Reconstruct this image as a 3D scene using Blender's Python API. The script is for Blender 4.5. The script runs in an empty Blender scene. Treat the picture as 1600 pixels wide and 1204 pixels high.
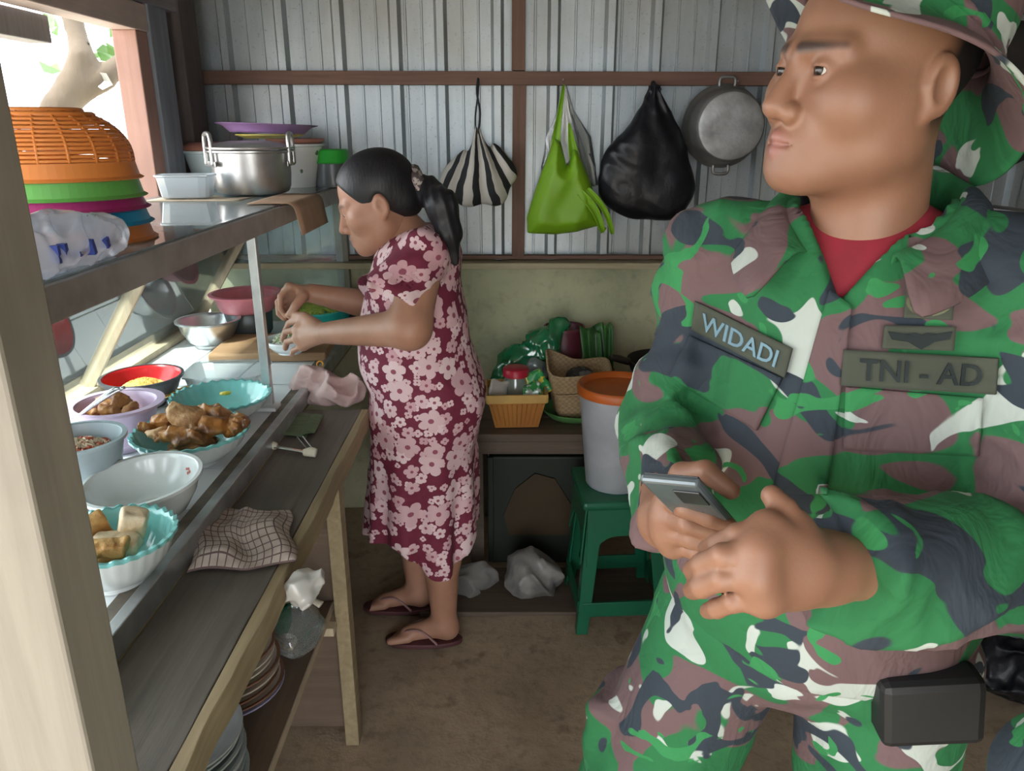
import bpy, bmesh, math, random
import numpy as np
from mathutils import Matrix, Vector, Euler

random.seed(7); np.random.seed(7)
scn = bpy.context.scene
C = scn.collection
R = math.radians

# ------------------------------------------------------------------ camera, world, sun, exposure
CAM_Z, PITCH, FPX = 1.5, R(18.5), 1203.0
cam_d = bpy.data.cameras.new('camera'); cam = bpy.data.objects.new('camera', cam_d); C.objects.link(cam)
cam.location = (0, 0, CAM_Z); cam.rotation_euler = (R(90) - PITCH, 0, 0)
cam_d.sensor_fit = 'HORIZONTAL'; cam_d.sensor_width = 36.0; cam_d.lens = FPX / 1600 * 36
cam_d.clip_start = 0.02
scn.camera = cam

world = bpy.data.worlds.new('world'); scn.world = world; world.use_nodes = True
wbg = world.node_tree.nodes['Background']
wbg.inputs[0].default_value = (0.93, 0.97, 1.0, 1); wbg.inputs[1].default_value = 4.0
sun_d = bpy.data.lights.new('sun', 'SUN'); sun_d.energy = 5.5; sun_d.angle = R(2.0); sun_d.color = (1, .95, .86)
sun = bpy.data.objects.new('sun', sun_d); C.objects.link(sun)
sun.rotation_euler = Vector((0.55, 0.30, -0.80)).to_track_quat('-Z', 'Y').to_euler()
scn.view_settings.view_transform = 'Standard'; scn.view_settings.look = 'None'
scn.view_settings.gamma = 1.0; scn.view_settings.use_curve_mapping = False
scn.view_settings.exposure = 0.75

# ------------------------------------------------------------------ survey helpers: where a sight line meets a plane
_c, _s = math.cos(PITCH), math.sin(PITCH)
def ray(x, y):
    u, v = (x - 800) / FPX, (y - 602) / FPX
    return Vector((u, _c - v * _s, -_s - v * _c))
def Pt(x, y, t): return Vector((0, 0, CAM_Z)) + ray(x, y) * t
def PY(x, y, Y): d = ray(x, y); return Pt(x, y, Y / d.y)
def PZ(x, y, Z): d = ray(x, y); return Pt(x, y, (Z - CAM_Z) / d.z)
def PX(x, y, X): d = ray(x, y); return Pt(x, y, X / d.x)

# ------------------------------------------------------------------ object helpers
def W(o):
    m = Matrix.LocRotScale(o.location, o.rotation_euler, o.scale)
    return m if o.parent is None else W(o.parent) @ o.matrix_parent_inverse @ m
def adopt(o, parent, world=False):
    if parent is not None:
        o.parent = parent
        if world: o.matrix_parent_inverse = W(parent).inverted()
    return o
def tag(o, label=None, cat=None, group=None, kind=None):
    if label: o['label'] = label
    if cat: o['category'] = cat
    if group: o['group'] = group
    if kind: o['kind'] = kind
    return o
def thing(name, loc=(0, 0, 0), rz=0, label=None, cat=None, group=None, kind=None, rot=None):
    o = bpy.data.objects.new(name, None); C.objects.link(o); o.empty_display_size = .05
    o.location = loc; o.rotation_euler = rot if rot else (0, 0, rz)
    return tag(o, label, cat, group, kind)
def link(name, me, mat, parent=None, world=False, loc=None, rot=None):
    o = bpy.data.objects.new(name, me); C.objects.link(o)
    if mat is not None: me.materials.append(mat)
    if loc is not None: o.location = loc
    if rot is not None: o.rotation_euler = rot
    return adopt(o, parent, world)
def mk(name, v, f, mat, parent=None, world=False, smooth=False, loc=None, rot=None, solid=0, sub=0, bev=0):
    me = bpy.data.meshes.new(name); me.from_pydata([tuple(map(float, p)) for p in v], [], [tuple(map(int, q)) for q in f])
    me.update()
    bm = bmesh.new(); bm.from_mesh(me); bmesh.ops.recalc_face_normals(bm, faces=bm.faces); bm.to_mesh(me); bm.free()
    if smooth: me.polygons.foreach_set('use_smooth', [True] * len(me.polygons))
    o = link(name, me, mat, parent, world, loc, rot)
    if sub:
        m = o.modifiers.new('s', 'SUBSURF'); m.levels = sub; m.render_levels = sub
    if solid:
        m = o.modifiers.new('t', 'SOLIDIFY'); m.thickness = solid; m.offset = 0
    if bev:
        m = o.modifiers.new('b', 'BEVEL'); m.width = bev; m.segments = 2; m.limit_method = 'ANGLE'
    return o
def box(name, c, s, mat, parent=None, world=False, bev=.002, rot=None, taper=None):
    hx, hy, hz = s[0] / 2, s[1] / 2, s[2] / 2
    v = [(x * hx * (taper if taper and z < 0 else 1), y * hy * (taper if taper and z < 0 else 1), z * hz) for z in (-1, 1) for y in (-1, 1) for x in (-1, 1)]
    f = [(0, 2, 3, 1), (4, 5, 7, 6), (0, 1, 5, 4), (2, 6, 7, 3), (0, 4, 6, 2), (1, 3, 7, 5)]
    return mk(name, v, f, mat, parent, world, loc=c, rot=rot, bev=bev)
def bar(name, a, b, w, h, mat, parent=None, world=True, bev=.002, up=(0, 0, 1)):
    """a squared length of timber or metal from a to b"""
    a, b = Vector(a), Vector(b); d = (b - a); L = d.length; d.normalize()
    upv = Vector(up)
    if abs(d.dot(upv)) > .98: upv = Vector((0, 1, 0))
    s = d.cross(upv).normalized(); n = s.cross(d).normalized()
    v = [p + s * (i * w / 2) + n * (j * h / 2) for p in (a, b) for (i, j) in ((-1, -1), (1, -1), (1, 1), (-1, 1))]
    f = [(0, 1, 2, 3), (7, 6, 5, 4), (0, 4, 5, 1), (1, 5, 6, 2), (2, 6, 7, 3), (3, 7, 4, 0)]
    return mk(name, v, f, mat, parent, world, bev=bev)
def lathe(name, prof, mat, parent=None, world=False, loc=None, rot=None, seg=40, fn=None, smooth=True, bev=0):
    """prof: list of (r, z); fn(r, z, a) -> (r, z) shapes flutes and waves"""
    v, f, rows = [], [], []
    for (r, z) in prof:
        if r < 1e-6: rows.append([len(v)]); v.append((0, 0, z)); continue
        row = []
        for k in range(seg):
            a = 2 * math.pi * k / seg
            rr, zz = fn(r, z, a) if fn else (r, z)
            row.append(len(v)); v.append((rr * math.cos(a), rr * math.sin(a), zz))
        rows.append(row)
    for p, q in zip(rows, rows[1:]):
        for k in range(seg):
            k2 = (k + 1) % seg
            if len(p) == 1 and len(q) == 1: continue
            if len(p) == 1: f.append((p[0], q[k], q[k2]))
            elif len(q) == 1: f.append((p[k], q[0], p[k2]))
            else: f.append((p[k], q[k], q[k2], p[k2]))
    o = mk(name, v, f, mat, parent, world, smooth, loc, rot)
    if smooth:
        m = o.modifiers.new('e', 'EDGE_SPLIT'); m.split_angle = R(50)
    return o
def shell(pr, th):
    """closed wall profile from an outer profile (bottom centre -> rim)"""
    inn = [(max(r - th, 0), z + (th if i < 2 else 0)) for i, (r, z) in enumerate(pr)]
    return pr + [((pr[-1][0] + inn[-1][0]) / 2, pr[-1][1] + th * .6)] + inn[::-1]
def tube(name, pts, r, mat, parent=None, world=False, seg=10, cyclic=False, loc=None, rot=None, flat=1.0, res=0):
    P = [Vector(p) for p in pts]
    if res:                       # Catmull-Rom resample
        Q = []; n = len(P)
        for i in range(n if cyclic else n - 1):
            p0 = P[(i - 1) % n] if cyclic or i else P[0]; p1 = P[i]; p2 = P[(i + 1) % n]
            p3 = P[(i + 2) % n] if cyclic or i + 2 < n else P[-1]
            for k in range(res):
                t = k / res
                Q.append(.5 * ((2 * p1) + (p2 - p0) * t + (2 * p0 - 5 * p1 + 4 * p2 - p3) * t * t + (3 * p1 - p0 - 3 * p2 + p3) * t ** 3))
        if not cyclic: Q.append(P[-1])
        rr = (lambda q: r) if not isinstance(r, (list, tuple)) else (lambda q: float(np.interp(q * (len(P) - (0 if cyclic else 1)), range(len(r)), r)))
        RR = [rr(i / max(1, len(Q) - 1)) for i in range(len(Q))]; P = Q
    else:
        RR = [r] * len(P) if not isinstance(r, (list, tuple)) else list(r)
    n = len(P); v, f = [], []
    T = [(P[(i + 1) % n] - P[i - 1] if cyclic else (P[min(i + 1, n - 1)] - P[max(i - 1, 0)])).normalized() for i in range(n)]
    up = Vector((0, 0, 1)) if abs(T[0].z) < .9 else Vector((1, 0, 0))
    N = (up - T[0] * up.dot(T[0])).normalized()
    for i in range(n):
        N = (N - T[i] * N.dot(T[i])).normalized(); B = T[i].cross(N)
        for k in range(seg):
            a = 2 * math.pi * k / seg
            v.append(P[i] + (N * math.cos(a) * flat + B * math.sin(a)) * RR[i])
    for i in range(n if cyclic else n - 1):
        j = (i + 1) % n
        for k in range(seg):
            k2 = (k + 1) % seg
            f.append((i * seg + k, i * seg + k2, j * seg + k2, j * seg + k))
    if not cyclic:
        f.append(tuple(range(seg))[::-1]); f.append(tuple((n - 1) * seg + k for k in range(seg)))
    return mk(name, v, f, mat, parent, world, True, loc, rot)
def copy_thing(o, loc=None, rot=None, label=None, parent=None, top=True):
    c = o.copy(); C.objects.link(c)
    if parent is not None: c.parent = parent
    if loc is not None: c.location = loc
    if rot is not None: c.rotation_euler = rot
    if label: c['label'] = label
    for ch in [k for k in bpy.data.objects if k.parent == o]: copy_thing(ch, parent=c)
    return c

# ------------------------------------------------------------------ solid modelling by distance fields (bodies, food, cloth lumps)
def nets(fn, lo, hi, h):
    ax = [np.arange(lo[i], hi[i] + h, h, dtype=np.float32) for i in range(3)]
    X, Y, Z = np.meshgrid(*ax, indexing='ij')
    D = np.asarray(fn(X, Y, Z), dtype=np.float32)
    S = D < 0
    cn = [(i, j, k) for i in (0, 1) for j in (0, 1) for k in (0, 1)]
    n = [s - 1 for s in D.shape]
    sl = lambda A, c: A[c[0]:c[0] + n[0], c[1]:c[1] + n[1], c[2]:c[2] + n[2]]
    cnt = sum(sl(S, c).astype(np.int8) for c in cn)
    act = (cnt > 0) & (cnt < 8)
    I = np.argwhere(act); idx = -np.ones(act.shape, np.int64); idx[act] = np.arange(len(I))
    cd = {c: D[I[:, 0] + c[0], I[:, 1] + c[1], I[:, 2] + c[2]] for c in cn}
    acc = np.zeros((len(I), 3)); num = np.zeros(len(I))
    for a in cn:
        for d in range(3):
            if a[d]: continue
            b = list(a); b[d] = 1; b = tuple(b)
            da, db = cd[a], cd[b]; m = (da < 0) != (db < 0)
            t = np.where(m, da / np.where(m, da - db, 1), 0)
            p = np.array(a, float)[None, :].repeat(len(I), 0); p[:, d] += t
            acc[m] += p[m]; num[m] += 1
    V = (acc / num[:, None] + I) * h + np.array([a[0] for a in ax])
    F = []
    for d in range(3):
        e, g = (d + 1) % 3, (d + 2) % 3
        s0 = [slice(None)] * 3; s1 = [slice(None)] * 3
        s0[d] = slice(0, -1); s1[d] = slice(1, None)
        A, B = S[tuple(s0)], S[tuple(s1)]
        K = np.argwhere(A != B)
        ok = (K[:, e] > 0) & (K[:, g] > 0) & (K[:, e] < n[e]) & (K[:, g] < n[g]); K = K[ok]
        inside = A[K[:, 0], K[:, 1], K[:, 2]]
        def at(de, dg):
            q = K.copy(); q[:, e] += de; q[:, g] += dg
            return idx[q[:, 0], q[:, 1], q[:, 2]]
        q = np.stack([at(-1, -1), at(0, -1), at(0, 0), at(-1, 0)], 1)
        q[~inside] = q[~inside][:, ::-1]
        F.append(q)
    return V, np.concatenate(F)
def sd_obj(name, fn, lo, hi, h, mat, parent=None, world=False, loc=None, rot=None, attrs=None, xf=None, relax=1, extra=None):
    V, F = nets(fn, lo, hi, h)
    A = {k: g(V[:, 0], V[:, 1], V[:, 2]) for k, g in (attrs or {}).items()}
    if xf is not None:
        M_ = np.array(xf); V = V @ M_[:3, :3].T + M_[:3, 3]
    if extra:                                    # further pieces joined into the same skin (already in place)
        for (v2, f2, a2) in extra:
            F = np.concatenate([F, f2 + len(V)]); V = np.concatenate([V, v2])
            for k in A: A[k] = np.concatenate([A[k], a2.get(k, np.zeros((len(v2),) + A[k].shape[1:]))])
    me = bpy.data.meshes.new(name)
    me.vertices.add(len(V)); me.vertices.foreach_set('co', V.astype(np.float32).ravel())
    me.loops.add(len(F) * 4); me.loops.foreach_set('vertex_index', F.astype(np.int32).ravel())
    me.polygons.add(len(F)); me.polygons.foreach_set('loop_start', np.arange(0, len(F) * 4, 4, dtype=np.int32))
    me.polygons.foreach_set('use_smooth', np.ones(len(F), bool))
    me.update(); me.validate()
    for k, a in A.items():
        if a.ndim == 2:
            at = me.attributes.new(k, 'FLOAT_VECTOR', 'POINT'); at.data.foreach_set('vector', a.astype(np.float32).ravel())
        else:
            at = me.attributes.new(k, 'FLOAT', 'POINT'); at.data.foreach_set('value', a.astype(np.float32).ravel())
    o = link(name, me, mat, parent, world, loc, rot)
    if relax:
        m = o.modifiers.new('r', 'SMOOTH'); m.factor = .5; m.iterations = relax
    return o
def smin(a, b, k):
    h = np.clip(.5 + .5 * (b - a) / k, 0, 1)
    return b + (a - b) * h - k * h * (1 - h)
def smax(a, b, k): return -smin(-a, -b, k)
def sU(ds, k):
    d = ds[0]
    for e in ds[1:]: d = smin(d, e, k)
    return d
def ball(p, c, r): return np.sqrt((p[0] - c[0]) ** 2 + (p[1] - c[1]) ** 2 + (p[2] - c[2]) ** 2) - r
def ell(p, c, r, m=None):
    q = [p[0] - c[0], p[1] - c[1], p[2] - c[2]]
    if m is not None:
        q = [q[0] * m[0][i] + q[1] * m[1][i] + q[2] * m[2][i] for i in range(3)]
    k0 = np.sqrt((q[0] / r[0]) ** 2 + (q[1] / r[1]) ** 2 + (q[2] / r[2]) ** 2) + 1e-6
    k1 = np.sqrt((q[0] / r[0] ** 2) ** 2 + (q[1] / r[1] ** 2) ** 2 + (q[2] / r[2] ** 2) ** 2) + 1e-6
    return k0 * (k0 - 1) / k1
def cap(p, a, b, r1, r2=None):
    r2 = r1 if r2 is None else r2
    ba = [b[i] - a[i] for i in range(3)]; L = sum(x * x for x in ba) + 1e-12
    pa = [p[i] - a[i] for i in range(3)]
    h = np.clip((pa[0] * ba[0] + pa[1] * ba[1] + pa[2] * ba[2]) / L, 0, 1)
    return np.sqrt((pa[0] - ba[0] * h) ** 2 + (pa[1] - ba[1] * h) ** 2 + (pa[2] - ba[2] * h) ** 2) - (r1 + (r2 - r1) * h)
def chain(p, pts, rs, k=.004):
    return sU([cap(p, pts[i], pts[i + 1], rs[i], rs[i + 1]) for i in range(len(pts) - 1)], k)
def rbox(p, c, h, r, m=None):
    q = [p[0] - c[0], p[1] - c[1], p[2] - c[2]]
    if m is not None: q = [q[0] * m[0][i] + q[1] * m[1][i] + q[2] * m[2][i] for i in range(3)]
    q = [np.abs(q[i]) - h[i] + r for i in range(3)]
    return np.sqrt(sum(np.maximum(a, 0) ** 2 for a in q)) + np.minimum(np.maximum(np.maximum(q[0], q[1]), q[2]), 0) - r
def wob(p, f, s=0):
    """cheap smooth pseudo-noise in about [-1, 1]"""
    rs = np.random.RandomState(s); out = 0
    for i in range(5):
        d = rs.normal(size=3); d /= np.linalg.norm(d); w = f * (.7 + .9 * rs.rand()); ph = rs.rand() * 6.28
        out = out + np.sin((p[0] * d[0] + p[1] * d[1] + p[2] * d[2]) * w + ph + 1.3 * np.sin((p[0] * d[1] - p[1] * d[2] + p[2] * d[0]) * w * .6 + ph * 2))
    return out / 3.2

# ------------------------------------------------------------------ materials
def NT(name):
    m = bpy.data.materials.new(name); m.use_nodes = True
    return m, m.node_tree.nodes, m.node_tree.links, m.node_tree.nodes['Principled BSDF']
def coord(N, L, stretch=(1, 1, 1), attr=None):
    if attr:
        t = N.new('ShaderNodeAttribute'); t.attribute_name = attr; out = t.outputs['Vector']
    else:
        t = N.new('ShaderNodeTexCoord'); out = t.outputs['Object']
    mp = N.new('ShaderNodeMapping'); mp.inputs['Scale'].default_value = stretch
    L.new(out, mp.inputs['Vector']); return mp.outputs[0]
def noise(N, L, vec, scale, detail=3, rough=.55, dist=0):
    n = N.new('ShaderNodeTexNoise'); n.inputs['Scale'].default_value = scale; n.inputs['Detail'].default_value = detail
    n.inputs['Roughness'].default_value = rough; n.inputs['Distortion'].default_value = dist
    L.new(vec, n.inputs['Vector']); return n
def ramp(N, L, fac, stops, const=False):
    r = N.new('ShaderNodeValToRGB'); cr = r.color_ramp
    if const: cr.interpolation = 'CONSTANT'
    while len(cr.elements) < len(stops): cr.elements.new(.5)
    for e, (p, c) in zip(cr.elements, stops): e.position = p; e.color = tuple(c) + (1,) if len(c) == 3 else c
    L.new(fac, r.inputs[0]); return r
def mixc(N, L, fac, a, b):
    x = N.new('ShaderNodeMix'); x.data_type = 'RGBA'
    for s, i in ((fac, 0), (a, 6), (b, 7)):
        if hasattr(s, 'is_output'): L.new(s, x.inputs[i])
        else: x.inputs[i].default_value = s if i == 0 else tuple(s) + (1,)
    return x.outputs[2]
def math_(N, L, op, a, b=None, c=None):
    x = N.new('ShaderNodeMath'); x.operation = op
    for i, s in enumerate((a, b, c)):
        if s is None: continue
        if hasattr(s, 'is_output'): L.new(s, x.inputs[i])
        else: x.inputs[i].default_value = s
    return x.outputs[0]
def bump(N, L, b, h, strength, dist=.01):
    k = N.new('ShaderNodeBump'); k.inputs['Strength'].default_value = strength; k.inputs['Distance'].default_value = dist
    L.new(h, k.inputs['Height']); L.new(k.outputs[0], b.inputs['Normal'])
def M(name, col, rough=.55, metal=0, col2=None, scale=10, detail=4, lo=.35, hi=.65, bmp=0, bscale=None, stretch=(1, 1, 1), trans=0, sub=0, spec=None, coat=0):
    m, N, L, b = NT(name)
    b.inputs['Roughness'].default_value = rough; b.inputs['Metallic'].default_value = metal
    if spec is not None: b.inputs['Specular IOR Level'].default_value = spec
    if trans: b.inputs['Transmission Weight'].default_value = trans
    if coat: b.inputs['Coat Weight'].default_value = coat; b.inputs['Coat Roughness'].default_value = .1
    if sub:
        b.inputs['Subsurface Weight'].default_value = sub; b.inputs['Subsurface Radius'].default_value = (.012, .005, .003); b.inputs['Subsurface Scale'].default_value = 1
    vec = coord(N, L, stretch)
    col2 = col2 or tuple(c * .82 for c in col)
    n = noise(N, L, vec, scale, detail)
    r = ramp(N, L, n.outputs[0], [(lo, col), (hi, col2)])
    L.new(r.outputs[0], b.inputs['Base Color'])
    if bmp:
        n2 = noise(N, L, vec, bscale or scale * 4, 4)
        bump(N, L, b, n2.outputs[0], bmp)
    return m
def wood(name, c1, c2, scale=6, axis='y', rough=.7, bmp=.25):
    st = {'x': (.15, 3, 3), 'y': (3, .15, 3), 'z': (3, 3, .15)}[axis]
    m, N, L, b = NT(name); b.inputs['Roughness'].default_value = rough
    vec = coord(N, L, st); n = noise(N, L, vec, scale * 3, 6, .65, .4)
    v2 = coord(N, L); n2 = noise(N, L, v2, 3.5, 3)
    r = ramp(N, L, n.outputs[0], [(.3, c1), (.7, c2)])
    dark = mixc(N, L, math_(N, L, 'MULTIPLY', ramp(N, L, n2.outputs[0], [(.45, (0, 0, 0)), (.7, (1, 1, 1))]).outputs[0], .5), r.outputs[0], tuple(x * .45 for x in c1))
    L.new(dark, b.inputs['Base Color']); bump(N, L, b, n.outputs[0], bmp, .004)
    return m
def film(name, col, opac=.5, rough=.25, gloss=.25, trl=.4):
    """thin plastic film: partly see-through, partly translucent, with a sheen"""
    m = bpy.data.materials.new(name); m.use_nodes = True; N, L = m.node_tree.nodes, m.node_tree.links
    N.remove(N['Principled BSDF']); out = N['Material Output']
    t = N.new('ShaderNodeBsdfTransparent'); t.inputs[0].default_value = tuple(.5 + .5 * c for c in col) + (1,)
    d = N.new('ShaderNodeBsdfDiffuse'); d.inputs[0].default_value = tuple(col) + (1,)
    tr = N.new('ShaderNodeBsdfTranslucent'); tr.inputs[0].default_value = tuple(col) + (1,)
    g = N.new('ShaderNodeBsdfGlossy'); g.inputs['Roughness'].default_value = rough
    def mx(f, a, b):
        x = N.new('ShaderNodeMixShader')
        if hasattr(f, 'is_output'): L.new(f, x.inputs[0])
        else: x.inputs[0].default_value = f
        L.new(a.outputs[0], x.inputs[1]); L.new(b.outputs[0], x.inputs[2]); return x
    fr = N.new('ShaderNodeFresnel'); fr.inputs[0].default_value = 1.5
    body = mx(opac, t, mx(trl, d, tr))
    L.new(mx(math_(N, L, 'MULTIPLY_ADD', fr.outputs[0], 1.0 - gloss, gloss * .3), body, g).outputs[0], out.inputs[0])
    return m
# ------------------------------------------------------------------ shared materials
def zinc_mat():
    m, N, L, b = NT('galvanised_sheet'); b.inputs['Metallic'].default_value = .55; b.inputs['Roughness'].default_value = .42
    v = coord(N, L, (1, 1, .18)); n = noise(N, L, v, 9, 6, .65); n2 = noise(N, L, coord(N, L), 2.2, 4)
    n3 = noise(N, L, coord(N, L), 120, 2)
    c = ramp(N, L, n.outputs[0], [(.3, (.36, .41, .44)), (.7, (.52, .57, .60))]).outputs[0]
    c = mixc(N, L, math_(N, L, 'MULTIPLY', ramp(N, L, n2.outputs[0], [(.5, (0, 0, 0)), (.72, (1, 1, 1))]).outputs[0], .55), c, (.30, .27, .22))
    c = mixc(N, L, math_(N, L, 'MULTIPLY', ramp(N, L, n3.outputs[0], [(.63, (0, 0, 0)), (.72, (1, 1, 1))]).outputs[0], .5), c, (.2, .2, .19))
    L.new(c, b.inputs['Base Color']); return m
def plaster_mat():
    m, N, L, b = NT('stained_plaster'); b.inputs['Roughness'].default_value = .85
    v = coord(N, L); n = noise(N, L, v, 3.2, 6, .65, .5); n2 = noise(N, L, v, 22, 4)
    c = ramp(N, L, n.outputs[0], [(.32, (.66, .64, .42)), (.55, (.55, .55, .36)), (.75, (.32, .34, .24))]).outputs[0]
    c = mixc(N, L, math_(N, L, 'MULTIPLY', ramp(N, L, n2.outputs[0], [(.55, (0, 0, 0)), (.75, (1, 1, 1))]).outputs[0], .4), c, (.2, .2, .14))
    L.new(c, b.inputs['Base Color']); bump(N, L, b, n2.outputs[0], .2); return m
def floor_mat():
    m, N, L, b = NT('worn_cement'); b.inputs['Roughness'].default_value = .8
    v = coord(N, L); n = noise(N, L, v, 2.6, 6, .65, .4); n2 = noise(N, L, v, 28, 5, .7); n3 = noise(N, L, v, 7, 3)
    c = ramp(N, L, n.outputs[0], [(.3, (.50, .39, .275)), (.55, (.38, .29, .20)), (.75, (.25, .19, .135))]).outputs[0]
    c = mixc(N, L, math_(N, L, 'MULTIPLY', ramp(N, L, n2.outputs[0], [(.5, (0, 0, 0)), (.7, (1, 1, 1))]).outputs[0], .5), c, (.19, .15, .105))
    c = mixc(N, L, math_(N, L, 'MULTIPLY', ramp(N, L, n3.outputs[0], [(.62, (0, 0, 0)), (.68, (1, 1, 1))]).outputs[0], .45), c, (.15, .095, .065))
    L.new(c, b.inputs['Base Color']); bump(N, L, b, n2.outputs[0], .35); return m
def glass_mat(name, tint=(.9, .97, .97), haze=.10, hazec=(.8, .88, .88)):
    m = bpy.data.materials.new(name); m.use_nodes = True; N, L = m.node_tree.nodes, m.node_tree.links
    N.remove(N['Principled BSDF']); out = N['Material Output']
    t = N.new('ShaderNodeBsdfTransparent'); t.inputs[0].default_value = tint + (1,)
    g = N.new('ShaderNodeBsdfGlossy'); g.inputs['Roughness'].default_value = .03
    d = N.new('ShaderNodeBsdfDiffuse'); d.inputs[0].default_value = hazec + (1,)
    fr = N.new('ShaderNodeFresnel'); fr.inputs[0].default_value = 1.5
    n = noise(N, L, coord(N, L), 5, 5, .7, .6)
    hz = math_(N, L, 'MULTIPLY', ramp(N, L, n.outputs[0], [(.3, (.3, .3, .3)), (.75, (1, 1, 1))]).outputs[0], haze)
    a = N.new('ShaderNodeMixShader'); L.new(hz, a.inputs[0]); L.new(t.outputs[0], a.inputs[1]); L.new(d.outputs[0], a.inputs[2])
    x = N.new('ShaderNodeMixShader'); L.new(fr.outputs[0], x.inputs[0]); L.new(a.outputs[0], x.inputs[1]); L.new(g.outputs[0], x.inputs[2])
    L.new(x.outputs[0], out.inputs[0]); return m
m_zinc, m_plaster, m_floor = zinc_mat(), plaster_mat(), floor_mat()
m_redwood_x = wood('red_brown_timber', (.21, .115, .085), (.135, .07, .05), 6, 'x')
m_redwood_z = wood('red_brown_post_timber', (.21, .115, .085), (.13, .07, .05), 6, 'z')
m_darkwood_z = wood('dark_weathered_timber', (.14, .11, .105), (.075, .06, .058), 5, 'z')
m_greywood_z = wood('grey_weathered_timber', (.36, .34, .33), (.25, .235, .23), 5, 'z')
m_palewood_z = wood('pale_timber_upright', (.62, .53, .38), (.48, .39, .26), 5, 'z')
m_cream_z = wood('cream_painted_timber', (.37, .335, .275), (.27, .24, .195), 3, 'z', .6, .12)
m_cream_x = wood('cream_ledge_timber', (.52, .46, .31), (.36, .30, .19), 5, 'x')
m_pinkwood_z = wood('pink_lit_timber', (.46, .27, .22), (.38, .22, .18), 4, 'z')  # pinkish light on the jamb face is put into the colour
m_pinkwood_y = wood('pink_lit_beam_timber', (.60, .46, .40), (.45, .36, .33), 4, 'y')  # pinkish lit underside of the beam is put into its colour
m_bench = wood('dark_bench_plank', (.175, .155, .13), (.11, .096, .08), 6, 'y', .6)
m_benchedge = wood('pale_bench_edge', (.42, .335, .20), (.27, .205, .115), 6, 'y')
m_ply_x = wood('brown_plywood', (.20, .14, .10), (.13, .09, .062), 4, 'x')
m_ply_y = wood('brown_shelf_plywood', (.21, .145, .10), (.14, .095, .065), 4, 'y')
m_alu = M('dull_aluminium', (.62, .65, .66), .38, .8, (.45, .47, .48), 14)
m_alu_dark = M('grimy_aluminium', (.46, .45, .43), .5, .25, (.34, .32, .30), 10)
m_tile = M('white_glazed_tile', (.86, .89, .91), .16, 0, (.80, .84, .87), 5, coat=.3)
m_grout = M('grey_grout', (.42, .43, .42), .9)
m_glass = glass_mat('dusty_glass', haze=.16)
m_glass_top = glass_mat('shelf_glass', (.82, .95, .95), .75, (.74, .86, .88))

# ------------------------------------------------------------------ the setting
def slab(name, x0, x1, y0, y1, z0, z1, mat, kind='structure', parent=None):
    o = box(name, ((x0 + x1) / 2, (y0 + y1) / 2, (z0 + z1) / 2), (x1 - x0, y1 - y0, z1 - z0), mat, parent, world=parent is not None, bev=.003)
    if kind and parent is None: o['kind'] = kind
    return o
WY = 2.90
def rough_floor():
    n = 60; v, f = [], []
    for j in range(n + 1):
        for i in range(n + 1):
            x, y = -1.3 + 3.9 * i / n, -1.3 + 4.35 * j / n
            z = .004 * math.sin(x * 5.1 + y * 3) + .003 * math.sin(x * 11 - y * 9 + 1) - .004
            v.append((x, y, z))
    for j in range(n):
        for i in range(n):
            a = j * (n + 1) + i; f.append((a, a + 1, a + n + 2, a + n + 1))
    o = mk('floor', v, f, m_floor, smooth=True); o['kind'] = 'structure'
rough_floor()
m_yard = M('sunlit_yard_soil', (.62, .56, .46), .9, 0, (.50, .44, .34), 2)
slab('ground_outside', -14, 14, -14, 16, -.12, -.03, m_yard)
wb = slab('wall_back', -1.16, 2.5, WY, WY + .10, -.02, 1.03, m_plaster)
def sheet(x0, n, name='corrugated_sheet', z0=1.0, z1=2.42):
    """one roofing sheet set upright: flat pans with raised trapezoid ribs"""
    pitch = .195; xs, ys = [], []
    for k in range(n):
        for (dx, dy) in ((0, 0), (.048, 0), (.05, .004), (.054, .004), (.056, 0), (.104, 0), (.106, .004), (.110, .004), (.112, 0), (.150, 0), (.161, .024), (.184, .024)):
            xs.append(x0 + k * pitch + dx); ys.append(dy)
    xs.append(x0 + n * pitch); ys.append(0)
    v, f = [], []
    for (x, y) in zip(xs, ys):
        wz = .002 * math.sin(x * 9)
        for z in (z0, (z0 + z1) / 2, z1): v.append((x, WY - .002 - y + wz, z))
    for i in range(len(xs) - 1):
        for j in range(2): a = i * 3 + j; f.append((a, a + 3, a + 4, a + 1))
    return mk(name, v, f, m_zinc, wb, world=True, solid=.0012)
for k in range(5): sheet(-1.16 + k * .742, 4)
def struct(o): o['kind'] = 'structure'; return o
PF = WY - .03                                                    # face of the sheets' ribs
struct(bar('trim_1', (-1.1, PF - .018, 1.664), (2.45, PF - .018, 1.655), .036, .044, m_redwood_x))
struct(bar('trim_2', (.022, PF - .012, 1.045), (.026, PF - .012, 1.642), .046, .026, m_redwood_z, up=(0, 1, 0)))
struct(bar('trim_3', (.022, PF - .012, 1.686), (.024, PF - .012, 2.40), .046, .026, m_redwood_z, up=(0, 1, 0)))
tl = struct(bar('trim_4', (-1.1, PF - .03, 1.022), (2.45, PF - .03, 1.022), .09, .022, m_cream_x))
struct(bar('trim_5', (-1.1, PF - .008, 1.046), (2.45, PF - .008, 1.046), .03, .014, m_redwood_x))
struct(bar('trim_6', (-.625, PF - .02, .81), (-.625, PF - .02, 1.245), .045, .03, m_cream_z, up=(0, 1, 0)))
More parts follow.
